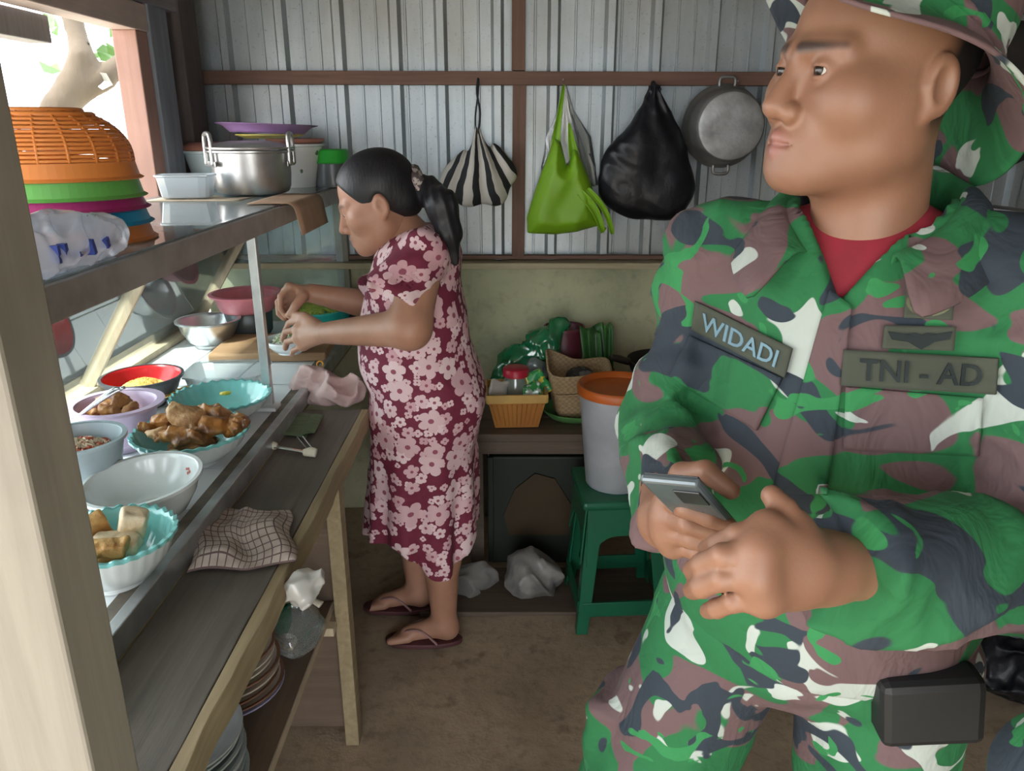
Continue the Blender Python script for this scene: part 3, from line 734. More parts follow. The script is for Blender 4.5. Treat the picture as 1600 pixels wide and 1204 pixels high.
bk = tub('dark_tub', 'dark covered tub behind her arms by the far wall', (-.53, 2.755, TZ), .065, .055, .11, M('black_plastic_tub', (.03, .03, .035), .4), 0, M('dark_lid', (.05, .05, .055), .4))
# ------------------------------------------------------------------ on the shelf above
SZ = 1.3065
pot = thing('stock_pot', (-.79, 2.425, SZ + .004), rz=R(20), label='dented aluminium stock pot with two loop handles and lid', cat='pot')
lathe('pot_body', [(0, 0), (.092, 0), (.105, .006), (.112, .022), (.115, .06), (.116, .118), (.128, .121), (.128, .126), (.112, .127)], m_pot, pot, seg=56)
lidp = lathe('lid', [(.0, .144), (.06, .142), (.10, .136), (.114, .130), (.128, .130), (.129, .135), (.114, .138), (.10, .145), (.06, .152), (0, .153)], m_pot, pot, seg=56)
for s in (0, 1):
    a0 = R(195) + s * R(150); hx = Vector((math.cos(a0), math.sin(a0), 0)); tx = Vector((-hx.y, hx.x, 0))
    pts = [hx * .121 + tx * (i * .034) + Vector((0, 0, z)) for i, z in ((-1, .085), (-1, .115), (-.95, .155), (-.6, .172), (.6, .172), (.95, .155), (1, .115), (1, .085))]
    h = tube('handle', pts, .0065, m_pot, pot, seg=10, res=4)
    bar('rivet_plate', hx * .119 - tx * .055 + Vector((0, 0, .088)), hx * .119 + tx * .055 + Vector((0, 0, .088)), .004, .016, m_pot, h, world=False)
m_bluewhite = printed_mat('pale_blue_printed_ware', (.68, .82, .84), (.10, .35, .25), (.2, .4, .35), 14)
def basin(name, label, c, R_, H, mat, rim, cat='basin'):
    t = thing(name, c, label=label, cat=cat)
    lathe('basin_wall', shell([(0, 0), (R_ * .62, 0), (R_ * .66, .008), (R_ * .96, H)], .003), mat, t)
    lathe('rim', [(R_ * .94, H - .003), (R_ * 1.05, H), (R_ * 1.06, H + .007), (R_ * .94, H + .006)], rim, t)
    return t
basin('pale_blue_basin', 'pale blue printed basin left of the stock pot', (-1.0, 2.66, SZ), .085, .115, m_bluewhite, m_bluewhite)
m_rose = M('rose_brown_plastic', (.50, .23, .18), .4)
t = thing('rose_cover', (-1.0, 2.66, SZ + .122), label='rose-brown plastic cover with pale lip on the pale blue basin', cat='lid')
lathe('cover', [(.0, .028), (.06, .026), (.083, .014), (.092, .003), (.086, 0), (0, 0)], m_rose, t)
basin('flowered_basin', 'tall white basin with small flower print right of the stock pot', (-.735, 2.74, SZ), .092, .135, printed_mat('flowered_white', (.76, .76, .74), (.15, .22, .12), (.45, .2, .15), 22), m_white)
t = thing('brown_cover', (-.735, 2.74, SZ + .143), label='pinkish brown lipped plate covering the flowered basin', cat='plate')
lathe('plate', [(0, 0), (.085, 0), (.098, .012), (.098, .016), (.085, .01), (0, .01)], m_rose, t)
t = thing('purple_tray', (-.79, 2.62, SZ + .177), label='round purple plastic tray on top of the pot and basin', cat='tray', rot=(R(-1), R(1.5), 0))
lathe('tray', shell([(0, 0), (.115, 0), (.122, .006), (.138, .020), (.160, .026)], .003), M('purple_plastic', (.42, .24, .52), .4), t)
t = thing('yellow_plate', (-.79, 2.64, SZ + .161), label='yellow plastic plate under the purple tray', cat='plate')
lathe('plate', [(0, 0), (.075, 0), (.108, .010), (.108, .013), (.075, .004), (0, .004)], M('yellow_plastic', (.85, .72, .18), .45), t)
t = thing('lidded_tin', (-.62, 2.765, SZ), label='dark tub with bright green lid at the far end of the shelf', cat='tub')
lathe('body', [(0, 0), (.062, 0), (.064, .01), (.056, .085), (0, .085)], M('smoked_plastic', (.13, .15, .16), .3), t)
lathe('lid', [(.062, .078), (.064, .082), (.060, .088), (.057, .118), (.050, .124), (0, .125)], M('bright_green_plastic', (.04, .50, .06), .35), t, seg=24)
tubc = tub('clear_box', 'small clear plastic box with scraps in front of the stock pot', (-.93, 2.27, SZ), .075, .055, .062, film('milky_plastic', (.80, .88, .93), .45, .2, .3), R(8))
for i in range(4): lump('food_scrap', ('leftmost', 'second from left', 'third from left', 'rightmost')[i] + ' shrivelled brown scrap in the small clear box', 'food', (-.955 + .022 * i, 2.27 + .012 * (i % 2), SZ + .018), (.022, .013, .010), m_fried, 80 + i, .6, 'scraps in the clear box', (0, .2, i), .003)
m_card = M('brown_cardboard', (.45, .30, .20), .8, 0, (.38, .25, .16), 12)
def sheetm(name, pts_fn, nu, nv, mat, parent=None, solid=.002, smooth=True, world=True):
    v = [pts_fn(i / nu, j / nv) for j in range(nv + 1) for i in range(nu + 1)]
    f = [(j * (nu + 1) + i, j * (nu + 1) + i + 1, (j + 1) * (nu + 1) + i + 1, (j + 1) * (nu + 1) + i) for j in range(nv) for i in range(nu)]
    return mk(name, v, f, mat, parent, world, smooth, solid=solid)
def flap(u, w):                                                     # card lying on the glass, its end bent down over the beam
    d = w * .20; y = 2.08 + u * .33 + d * .12 * (1 - u)
    if d < .10: return (-.70 + d, y, SZ + .003)
    a = min((d - .10) / .022, 1.4); xx = -.60 + .022 * math.sin(a); zz = SZ + .003 - .022 * (1 - math.cos(a)); rest = max(0, d - .10 - .022 * 1.4)
    return (xx + rest * .16, y, zz - rest * .98)
tag(sheetm('cardboard_flap', flap, 6, 26, m_card), 'brown cardboard flap folded over the front edge of the shelf', 'cardboard')
tag(sheetm('cardboard_sheet', lambda u, w: (-1.02 + u * .26, 2.18 + w * .17 + .02 * u, SZ + .0008 + .004 * math.sin(u * 6) * w * w), 12, 8, M('pale_cardboard', (.66, .55, .40), .8), solid=.001), 'pale flattened cardboard sheet under the small clear box', 'cardboard')
tub0 = bpy.data.objects['clear_box']; tub0.location.z += .006
# ------------------------------------------------------------------ stack of upturned baskets
BKX, BKY = -.835, 1.43
def basket(name, label, z0, mat, band, H, slots, sc, dome=True):
    t = thing(name, (BKX, BKY, z0), rz=R(-14), label=label, cat='basket', group='stack of upturned plastic baskets')
    RX, RY = .172 * sc, .145 * sc
    def S(a, k): return (RX * k * math.cos(a), RY * k * math.sin(a))
    n = 72; v, f = [], []
    prof = [(1.03, 0), (1.045, .002), (1.0, .006), (.965, band), (.95, band)]
    for (k, z) in prof + [(kk - .022, zz) for kk, zz in prof[::-1][:4]] + [(1.0, 0)]:
        for i in range(n): x, y = S(2 * math.pi * i / n, k); v.append((x, y, z))
    m_ = len(v) // n
    for j in range(m_ - 1):
        for i in range(n): f.append((j * n + i, j * n + (i + 1) % n, (j + 1) * n + (i + 1) % n, (j + 1) * n + i))
    mk('rim_band', v, f, mat, t, smooth=False)
    def pk(h): q = min(1, max(0, (h - band) / (H - band))); return .955 * math.sqrt(max(0, 1 - (q * .93) ** 2.4))
    if not dome: return t
    for i in range(slots):                                            # upright ribs
        a = 2 * math.pi * i / slots
        pts = [(*S(a, pk(band + (H - band) * q) if q < 1 else .0), band + (H - band) * q * (.99)) for q in (0, .15, .3, .45, .6, .75, .87, .95)]
        tube('rib', pts, .0032, mat, t, seg=5)
    for j in range(13):                                               # hoops
        h = band + (H - band) * (j + .6) / 13.2; k = pk(h)
        tube('hoop', [(*S(2 * math.pi * i / 48, k), h) for i in range(48)], .0027 if j < 11 else .005, mat, t, seg=6, cyclic=True, flat=1.15)
    kt = pk(H * .985)
    mk('base_disc', [(0, 0, H)] + [(*S(2 * math.pi * i / 40, kt * 1.05), H - .002) for i in range(40)], [(0, 1 + i, 1 + (i + 1) % 40) for i in range(40)], mat, t, solid=.003)
    return t
cols = [('orange_low', (.80, .25, .06)), ('blue', (.02, .35, .62)), ('magenta', (.45, .03, .18)), ('green', (.16, .50, .10)), ('orange', (.85, .28, .06))]
ms = {n: M(n + '_basket_plastic', c, .4, 0, tuple(x * .92 for x in c), 6) for n, c in cols}
basket('plastic_basket', 'orange plastic basket at the bottom of the upturned stack', SZ, ms['orange_low'], .027, .15, 20, 1.0, False)
basket('plastic_basket', 'blue plastic basket second from the bottom of the upturned stack', SZ + .029, ms['blue'], .024, .15, 20, .985, False)
basket('plastic_basket', 'magenta plastic basket in the middle of the upturned stack', SZ + .055, ms['magenta'], .020, .15, 20, .97, False)
basket('plastic_basket', 'green plastic basket second from the top of the upturned stack', SZ + .076, ms['green'], .030, .155, 20, .955, False)
basket('plastic_basket', 'orange mesh plastic basket topmost of the upturned stack', SZ + .107, ms['orange'], .030, .118, 20, .94, True)
# crumpled printed plastic bag on the shelf edge
m_pbag = film('printed_white_film', (.82, .82, .88), .62, .18, .3)
pbx, pby = -.665, 1.12
pb_fn = lambda X, Y, Z: ell((X, Y, Z), (0, .01, .03), (.058, .175, .045)) + .026 * np.abs(wob((X, Y, Z), 34, 5)) + .012 * np.abs(wob((X, Y, Z), 80, 6)) - .010
pbag = thing('printed_bag', (pbx, pby, SZ), label='crumpled white plastic bag with blue print on the shelf edge by the post', cat='bag')
sd_obj('film', pb_fn, (-.09, -.22, -.002), (.09, .23, .1), .005, m_pbag, pbag)
m_blueink = M('blue_ink', (.05, .09, .42), .4)
for i, (dy, dz, w, h) in enumerate(((-.07, .030, .005, .020), (-.055, .032, .006, .018), (-.025, .026, .012, .006), (.0, .03, .006, .018), (.06, .028, .008, .012), (.075, .03, .008, .012))):
    box('blue_print', (.055 - .16 * abs(dy), dy, dz), (.012, w * 1.4, h * 1.2), m_blueink, pbag, bev=0, rot=(.1 * i, 0, .05))
# ------------------------------------------------------------------ on the serving bench
BZ = .772
def check_mat():
    m, N, L, b = NT('checked_cloth'); b.inputs['Roughness'].default_value = .9
    a = N.new('ShaderNodeAttribute'); a.attribute_name = 'weave'; sp = N.new('ShaderNodeSeparateXYZ'); L.new(a.outputs['Vector'], sp.inputs[0])
    def lines(s): return math_(N, L, 'LESS_THAN', math_(N, L, 'FRACT', math_(N, L, 'MULTIPLY', s, 1.0)), .15)
    k = math_(N, L, 'MAXIMUM', lines(sp.outputs[0]), lines(sp.outputs[1]))
    n = noise(N, L, coord(N, L), 16, 3)
    base = ramp(N, L, n.outputs[0], [(.4, (.50, .42, .37)), (.65, (.36, .28, .24))]).outputs[0]
    L.new(mixc(N, L, k, base, (.14, .09, .085)), b.inputs['Base Color']); return m
def cloth(name, label, fn, nu, nv, mat, weave=None, th=.003, cat='cloth'):
    o = sheetm(name, fn, nu, nv, mat, solid=th); o.modifiers['t'].offset = 1
    if weave:
        at_ = o.data.attributes.new('weave', 'FLOAT_VECTOR', 'POINT')
        at_.data.foreach_set('vector', np.array([(i / nu * weave[0], j / nv * weave[1], 0) for j in range(nv + 1) for i in range(nu + 1)], np.float32).ravel())
    return tag(o, label, cat)
k0, k1, k2, k3 = [Vector((*at(x, y, BZ), 0)) for x, y in ((293, 900), (456, 886), (447, 806), (318, 800))]
def chk(u, w):
    a = k0.lerp(k1, u).lerp(k3.lerp(k2, u), w)
    e = min(u, 1 - u, w, 1 - w) * 8; e = min(1, e)
    h = .006 + e * (.010 + .008 * math.sin(u * 7 + w * 4) + .009 * math.exp(-((u - .28 - .25 * w) / .10) ** 2) + .007 * math.exp(-((w - .55) / .15) ** 2))
    h += .030 * math.exp(-((u - .08) / .10) ** 2 - ((w - .95) / .20) ** 2)
    return (a.x + .006 * math.sin(w * 9) - .004 * math.sin(u * 11), a.y + .008 * math.sin(u * 8), BZ + h)
cloth('checked_cloth', 'folded pinkish brown checked dishcloth on the serving bench', chk, 40, 34, check_mat(), (15, 11))
m_rag = M('pale_pink_rag', (.62, .46, .44), .9, 0, (.52, .36, .34), 12)
rq = PZ(520, 606, BZ + .04)
def rag_fn(X, Y, Z):
    p = (X, Y, Z)
    f = .032 * np.abs(wob(p, 40, 11)) + .016 * np.abs(wob(p, 82, 12)) - .006
    return smax(smin(ell(p, (.01, 0, .026), (.082, .07, .052)), ell(p, (-.06, .02, .04), (.045, .045, .05)), .03) + f - .008, -Z, .004)
o = sd_obj('rag', rag_fn, (-.13, -.11, -.004), (.12, .11, .1), .0045, m_rag, loc=(rq.x - .01, rq.y, BZ + .002)); tag(o, 'crumpled pale pink rag heaped at the far end of the bench', 'cloth')
qq = PZ(500, 570, BZ + .09)
o = tube('rubber_band', [(qq.x + .009 * math.cos(a), qq.y + .004 * math.sin(a), BZ + .092 + .008 * math.sin(a)) for a in [i * .628 for i in range(10)]], .0022, M('orange_rubber', (.75, .35, .03), .5), seg=6, cyclic=True)
tag(o, 'small orange rubber band on the pink rag', 'rubber band')
m_ban = M('dull_banana_leaf', (.13, .20, .10), .5, 0, (.09, .14, .07), 20, stretch=(1, 6, 1))
for i, (cs, lb) in enumerate(((((435, 682), (478, 686), (500, 652), (452, 648)), 'larger cut square of banana leaf lying on the bench'), (((468, 688), (492, 682), (506, 656), (486, 655)), 'smaller cut piece of banana leaf overlapping the larger one'))):
    c4 = [Vector((*at(x, y, BZ), 0)) for x, y in cs]
    def bl(u, w, i=i, c4=c4):
        a = c4[0].lerp(c4[1], u).lerp(c4[3].lerp(c4[2], u), w); return (a.x, a.y, BZ + .003 + i * .007 + .004 * math.sin(u * 3.1) + .003 * w)
    tag(sheetm('banana_leaf', bl, 8, 8, m_ban, solid=.0012), lb, 'leaf')
m_ivory = M('ivory_plastic', (.70, .66, .52), .4)
tq0, tq1 = PZ(425, 697, BZ + .012), PZ(485, 707, BZ + .012)
tn = thing('vegetable_peeler', tuple(PZ(455, 702, BZ)), label='metal peeler with ivory plastic grips on the bench', cat='peeler')
tube('grip', [tq0 + Vector((-.012, -.002, 0)), tq0 + Vector((.0, 0, .002)), tq0 + Vector((.012, 0, 0))], [.006, .0115, .007], m_ivory, tn, world=True, res=4)
tube('grip', [tq1 + Vector((-.016, 0, 0)), tq1 + Vector((.0, 0, .002)), tq1 + Vector((.014, -.002, 0))], [.008, .012, .010], m_ivory, tn, world=True, res=4)
bar('blade', tq0, tq1, .012, .004, m_chrome, tn)
q2 = PZ(464, 682, BZ + .02)
bar('wire_arm', tq1 + Vector((-.006, .004, .004)), q2, .003, .003, m_chrome, tn); bar('wire_arm', tq1 + Vector((.006, .006, .004)), q2 + Vector((.012, .004, 0)), .003, .003, m_chrome, tn)
m_whitefilm = film('white_film', (.85, .84, .80), .85, .3, .2, .35)
q = PY(472, 900, 1.42); wbl = Vector((-.362, 1.165, .742))
fn = lambda X, Y, Z: ell((X, Y, Z), (0, 0, 0), (.028, .045, .042)) + .022 * np.abs(wob((X, Y, Z), 60, 3)) + .014 * np.abs(wob((X, Y, Z), 120, 8)) - .010
o = sd_obj('knotted_bag', fn, (-.07, -.08, -.08), (.07, .08, .08), .0045, m_whitefilm, loc=wbl); tag(o, 'crumpled white plastic bag tucked against the bench edge', 'bag')
# ------------------------------------------------------------------ crockery on the low shelf
LZ = .4005
m_pl1 = M('cream_china', (.66, .60, .52), .2, 0, (.58, .5, .42), 5, coat=.3)
m_pl2 = M('brown_rimmed_china', (.30, .16, .11), .25, coat=.3)
m_pl3 = M('grey_blue_china', (.45, .50, .50), .2, coat=.3)
m_lav = M('lavender_enamel', (.45, .42, .62), .3)
def plate(name, label, c, R_, mat, rim, group, h=.020):
    t = thing(name, c, label=label, cat='plate' if 'plate' in name else 'bowl', group=group)
    lathe('dish', [(0, 0), (R_ * .55, 0), (R_ * .58, .003), (R_ * .80, h * .55), (R_, h), (R_ - .001, h + .003), (R_ * .78, h * .55 + .004), (R_ * .56, .006), (0, .006)], mat, t, seg=40)
    lathe('rim', [(R_ - .006, h - .001), (R_ + .001, h), (R_ + .001, h + .0035), (R_ - .006, h + .002)], rim, t, seg=40)
    return t
pc = Vector((-.583, 1.30, 0)); zz = LZ
ords = ['lowest', 'second', 'third', 'fourth', 'fifth', 'sixth', 'seventh', 'eighth', 'ninth', 'tenth', 'eleventh']
for i in range(11):
    mt, rm = ((m_lav, m_lav) if i == 0 else (m_pl1, m_pl2) if i in (1, 2, 4, 7) else (m_pl1, m_pl1))
    o = plate('dinner_plate', ('lavender plate, lowest of the far plate stack on the low shelf' if i == 0 else '%s plate from the bottom of the far stack on the low shelf' % ords[i]), (pc.x + .004 * math.sin(i * 2.1), pc.y + .004 * math.cos(i * 1.7), zz), .112 - .0018 * i, mt, rm, 'far stack of dinner plates')
    zz += .0135
zz = LZ
for i in range(8):
    plate('soup_plate', '%s bowl from the bottom of the near stack on the low shelf' % ords[i], (-.565 + .004 * math.sin(i * 1.9), 1.035 + .003 * math.cos(i * 2.3), zz), .108, m_pl3, m_pl3, 'near stack of soup plates', .034); zz += .0155
ld = thing('dipper', (-.56, 1.50, LZ), label='green plastic dipper with white handle in a clear wrap on the low shelf', cat='dipper')
lathe('dipper_cup', shell([(0, 0), (.045, 0), (.055, .02), (.058, .08)], .003), M('deep_green_plastic', (.01, .22, .13), .35), ld)
tube('handle', [(.05, 0, .082), (.08, -.01, .098), (.11, -.02, .10), (.135, -.028, .092)], [.009, .008, .008, .011], m_ivory, ld, res=5, flat=.5)
fn = lambda X, Y, Z: ell((X, Y, Z), (0, 0, .045), (.055, .075, .05)) + .012 * np.abs(wob((X, Y, Z), 50, 13)) - .004
o = sd_obj('clear_wrap', fn, (-.09, -.11, -.01), (.09, .11, .12), .006, m_clear, loc=(-.50, 1.40 + .155, LZ + .004)); o.location = (-.472, 1.445, LZ + .003)
tag(o, 'crumpled clear plastic wrap beside the green dipper', 'bag')
# ------------------------------------------------------------------ hung on the rail of the back wall
HY = PF - .075
def nail(name, x, y, label):
    q = PY(x, y, HY + .03); o = tube(name, [(q.x, PF - .036, q.z), (q.x, HY + .02, q.z + .004)], .0025, m_alu_dark, seg=6); tag(o, label, 'nail'); return q
def stripe_mat():
    m, N, L, b = NT('striped_cotton'); b.inputs['Roughness'].default_value = .85
    sp = N.new('ShaderNodeSeparateXYZ'); L.new(coord(N, L), sp.inputs[0])
    ang = math_(N, L, 'ARCTAN2', sp.outputs[0], math_(N, L, 'ADD', math_(N, L, 'MULTIPLY', sp.outputs[2], -1), .035))
    n = noise(N, L, coord(N, L), 9, 2)
    a2 = math_(N, L, 'ADD', math_(N, L, 'MULTIPLY', ang, 27), math_(N, L, 'MULTIPLY', n.outputs[0], 4.0))
    s_ = math_(N, L, 'GREATER_THAN', math_(N, L, 'SINE', a2), .15)
    L.new(mixc(N, L, s_, (.60, .57, .52), (.02, .022, .025)), b.inputs['Base Color']); return m
nq = nail('wall_nail', 748, 130, 'nail in the rail holding the striped bag')
bq = PY(745, 205, HY); sbag = thing('striped_bag', tuple(bq), label='black and white striped cloth bag hanging by a dark strap', cat='bag')
def sb_fn(X, Y, Z):
    p = (X, Y, Z)
    d = smin(ell(p, (-.045, 0, -.165), (.088, .055, .085)), ell(p, (.055, 0, -.155), (.072, .052, .10)), .05)
    d = smin(d, cap(p, (0, 0, .0), (0, 0, -.12), .012, .05), .05)
    ang = np.arctan2(X, -(Z - .04))
    return d + .008 * np.sin(ang * 17) * np.clip((Z + .30) / .1, 0, 1) + .006 * wob(p, 30, 2)
sd_obj('pouch', sb_fn, (-.17, -.09, -.3), (.16, .09, .03), .006, stripe_mat(), sbag)
m_navycloth = M('dark_strap_cloth', (.03, .035, .045), .8)
tube('strap', [(.004, 0, -.01), (.012, 0, .06), (.002, 0, .125), (.006, .02, .17)], .006, m_navycloth, sbag, seg=8, res=5, flat=.6)
tube('strap', [(-.004, 0, -.01), (-.004, -.004, .05), (.006, 0, .12), (.008, .02, .168)], .005, m_navycloth, sbag, seg=8, res=5, flat=.6)
m_lime_bag = film('lime_green_nonwoven', (.30, .62, .015), .98, .5, .06, .25)
nail('wall_nail', 880, 126, 'nail in the rail holding the lime green bag')
gq = PY(880, 132, HY); gbag = thing('lime_bag', tuple(gq), label='lime green carrier bag hanging from the rail', cat='bag')
def GP(x, y, dy=0): v_ = PY(x, y, HY + dy) - gq; return (v_.x, v_.y, v_.z)
def poly2(X, Z, pts):
    """signed distance to a polygon in the x-z plane"""
    d = np.full(X.shape, 1e9, np.float32); sg = np.ones(X.shape, np.float32); n = len(pts)
    for i in range(n):
        (ax, az), (bx, bz) = pts[i], pts[i - 1]
        ex, ez = bx - ax, bz - az; wx_, wz_ = X - ax, Z - az
        t_ = np.clip((wx_ * ex + wz_ * ez) / (ex * ex + ez * ez), 0, 1)
        d = np.minimum(d, (wx_ - ex * t_) ** 2 + (wz_ - ez * t_) ** 2)
        c1, c2, c3 = Z >= az, Z < bz, ex * wz_ > ez * wx_
        fl = (c1 & c2 & c3) | (~c1 & ~c2 & ~c3); sg = np.where(fl, -sg, sg)
    return sg * np.sqrt(d)
lpoly = [(GP(x, y)[0], GP(x, y)[2]) for x, y in ((824, 364), (822, 340), (846, 268), (866, 216), (876, 222), (886, 262), (896, 232), (902, 236), (914, 262), (928, 300), (936, 352), (900, 362), (870, 366))]
def lbag_fn(X, Y, Z):
    p = (X, Y, Z); d2 = poly2(X, Z, lpoly)
    th = .012 + .05 * np.clip(-d2 / .04, 0, 1) ** .6
    fold = .010 * np.abs(wob((X, Y * .3, Z * .45), 34, 7)) + .004 * wob(p, 40, 6)
    return smax(d2, np.abs(Y) - th + fold, .008)
sd_obj('bag_body', lbag_fn, (-.17, -.09, -.56), (.2, .09, -.15), .006, m_lime_bag, gbag)
def ribbon(name, pts, w, mat, parent, n=5):
    P_ = [Vector(p_) for p_ in pts]; v, f = [], []
    for i, p_ in enumerate(P_):
        t_ = (P_[min(i + 1, len(P_) - 1)] - P_[max(i - 1, 0)]).normalized(); s_ = t_.cross(Vector((0, 1, 0))).normalized()
        ww = w[i] if isinstance(w, (list, tuple)) else w
        for k in range(n): q_ = k / (n - 1) - .5; v.append(p_ + s_ * ww * q_ + Vector((0, .006 * math.cos(q_ * 5), 0)))
    for i in range(len(P_) - 1):
        for k in range(n - 1): a = i * n + k; f.append((a, a + 1, a + n + 1, a + n))
    return mk(name, v, f, mat, parent, False, True, solid=.0015, sub=1)
ribbon('handle', [GP(881, 132, .02), GP(876, 165), GP(870, 205), GP(866, 250)], [.008, .014, .02, .05], m_lime_bag, gbag)
ribbon('handle', [GP(889, 192), GP(892, 215), GP(898, 250), GP(908, 290)], [.006, .022, .04, .06], m_lime_bag, gbag)
ribbon('loose_handle', [GP(905, 300, -.055), GP(925, 318, -.06), GP(938, 345, -.06), GP(942, 368, -.055), GP(945, 355, -.05)], [.03, .03, .024, .02, .016], m_lime_bag, gbag)
ribbon('loose_handle', [GP(918, 295, -.055), GP(940, 318, -.06), GP(952, 342, -.06), GP(957, 366, -.055)], [.02, .02, .018, .014], m_lime_bag, gbag)
cl = loft('clear_carrier', [(GP(882, 133, .045), .006, .005, .1, 5, 0), (GP(883, 170, .055), .025, .010, .2, 5, 1), (GP(886, 215, .062), .065, .012, .2, 6, 2), (GP(890, 260, .064), .085, .012, .15, 6, 3), (GP(893, 290, .066), .09, .012, .12, 6, 3.5)], film('thin_clear_film', (.8, .82, .8), .25, .2, .25), None, False, caps=False)
cl.location = gq; tag(cl, 'thin clear bag hanging behind the lime green bag', 'bag')
m_black = M('black_bin_film', (.008, .009, .013), .36, 0, (.014, .014, .02), 6, bmp=.35, bscale=16, spec=.35)
nail('wall_nail', 1022, 132, 'nail in the rail holding the black bag')
kq = PY(1022, 135, HY); kbag = thing('black_bag', tuple(kq), label='full black plastic bag hanging from the rail', cat='bag')
def KP(x, y, dy=0): v_ = PY(x, y, HY + dy) - kq; return (v_.x, v_.y, v_.z)
def kb_fn(X, Y, Z):
    p = (X, Y, Z)
    d = sU([ell(p, KP(1005, 275), (.16, .065, .15)), cap(p, KP(1022, 140), KP(1005, 225), .010, .085), cap(p, KP(1022, 140), KP(1048, 240), .01, .06), ell(p, KP(1045, 300), (.085, .06, .10))], .05)
    ang = np.arctan2(X, -Z + .02)
    return smax(d + .007 * np.sin(ang * 14 + 4 * Z * 6) * np.exp(Z * 3) + .008 * wob(p, 22, 4) + .004 * np.abs(wob(p, 60, 5)), np.abs(Y) - .066, .03)
sd_obj('bag_body', kb_fn, (-.24, -.1, -.52), (.18, .1, .02), .007, m_black, kbag)
tube('knot', [(0, 0, -.02), (.004, .01, .0), (0, .025, .014)], .008, m_black, kbag, seg=8, res=4)
nail('wall_nail', 1152, 128, 'nail in the rail holding the aluminium steamer pot')
sq_ = PY(1142, 197, PF - .15); stp = thing('steamer_pot', (sq_.x, PF - .05, sq_.z), label='old aluminium pot hung on the back wall with its dented base facing out', cat='pot', rot=(R(90), 0, 0))
m_oldalu = M('sooty_aluminium', (.36, .36, .35), .42, .7, (.22, .22, .215), 9, bmp=.15, bscale=22)
lathe('pot_wall', [(.134, -.015), (.140, -.012), (.138, -.004), (.130, .0), (.124, .02), (.118, .085), (.114, .10), (.108, .106)], m_oldalu, stp, seg=56)
lathe('pot_base', [(.108, .106), (.10, .109), (.05, .107), (0, .106)], M('scraped_aluminium', (.50, .51, .52), .45, .6, (.30, .30, .30), 12, bmp=.3, bscale=20), stp, seg=56)
for s in (-1, 1):
    tube('handle', [(i * .026, s * z_, .012) for i, z_ in ((-1, .128), (-1, .150), (-.6, .158), (.6, .158), (1, .150), (1, .128))], .0055, m_oldalu, stp, seg=8, res=4)
wk = PY(1580, 150, PF - .06); wok = thing('wok', (wk.x, PF - .02, wk.z), label='large blackened wok hanging on the back wall behind the soldier', cat='wok', rot=(R(90), 0, 0))
m_soot = M('soot_black_iron', (.03, .028, .026), .6, .3, (.05, .045, .04), 6, bmp=.2)
lathe('wok_bowl', [(.235, 0), (.24, .004), (.22, .045), (.17, .085), (.1, .112), (0, .122)], m_soot, wok, seg=48)
tube('handle', [(i * .05, z_, .006) for i, z_ in ((-1, .23), (-.8, .27), (.8, .27), (1, .23))], .008, m_soot, wok, seg=8, res=4)
o = bar('wall_peg', (wk.x, PF - .10, wk.z + .262), (wk.x, PF - .036, wk.z + .262), .01, .01, m_redwood_x); tag(o, 'wooden peg on the rail holding the large wok', 'peg')
# ------------------------------------------------------------------ low bench at the back with baskets
GZ = .54
gb = thing('low_bench', (.3, 2.6, 0), label='low dark wooden bench against the plaster wall', cat='bench')
m_dk_x = wood('dark_bench_board', (.15, .11, .08), (.09, .065, .05), 5, 'x')
for i in range(3): box('board', (.40, 2.44 + i * .165, GZ - .014), (1.15, .158, .026), m_dk_x, gb, world=True)
for x in (-.12, .92):
    for y in (2.40, 2.82): bar('leg', (x, y, 0), (x, y, GZ - .028), .045, .045, m_dk_x, gb, up=(0, 1, 0))
bar('apron', (-.14, 2.372, GZ - .05), (.94, 2.372, GZ - .05), .018, .045, m_dk_x, gb)
def B(x, y, z, dy=0): q_ = PZ(x, y, z); return q_
ob = thing('storage_basket', (*[PZ(806, 672, GZ)[i] for i in (0, 1)], GZ), rz=R(3), label='tapered orange plastic basket holding a jar and packets', cat='basket')
obx, oby = ob.location.x, ob.location.y + .08
ob.location = (obx, oby, GZ)
m_orangeb = M('faded_orange_plastic', (.50, .22, .05), .5, 0, (.42, .17, .04), 8)
m_orange_rim = M('faded_yellow_orange_plastic', (.62, .38, .10), .5)
def rect_ring(ax, ay, z, n=8): return [(ax * sx, ay * sy, z) for sx, sy in ((-1, -1), (1, -1), (1, 1), (-1, 1))]
v = rect_ring(.072, .062, .004) + rect_ring(.098, .085, .118); f = [(0, 1, 5, 4), (1, 2, 6, 5), (2, 3, 7, 6), (3, 0, 4, 7), (3, 2, 1, 0)]
mk('basket_wall', v, f, m_orangeb, ob, solid=.003, bev=.004)
for i in range(4):
    a = rect_ring(.099, .086, .112)[i]; b__ = rect_ring(.099, .086, .112)[(i + 1) % 4]
    bar('rim', a, b__, .008, .03, m_orange_rim, ob, world=False)
for i in range(11):
    q = -.068 + i * .0136; k_ = q / .072
    bar('slat', (k_ * .068, -.066, .012), (k_ * .090, -.083, .092), .004, .006, m_orangeb, ob, world=False)
jr = thing('jar', (obx + .0, oby + .02, GZ + .008), label='clear plastic jar with red screw lid in the orange basket', cat='jar')
lathe('jar_body', [(0, 0), (.038, 0), (.042, .006), (.042, .135), (.036, .15), (.036, .156)], film('jar_plastic', (.72, .85, .80), .35, .12, .3), jr)
lathe('jar_content', [(0, .002), (.036, .002), (.038, .06), (0, .062)], M('jar_greens', (.20, .25, .10), .6, 0, (.45, .4, .3), 50), jr)
lathe('lid', [(.040, .152), (.0445, .154), (.0445, .178), (.040, .182), (0, .183)], M('red_lid_plastic', (.52, .02, .05), .4), jr)
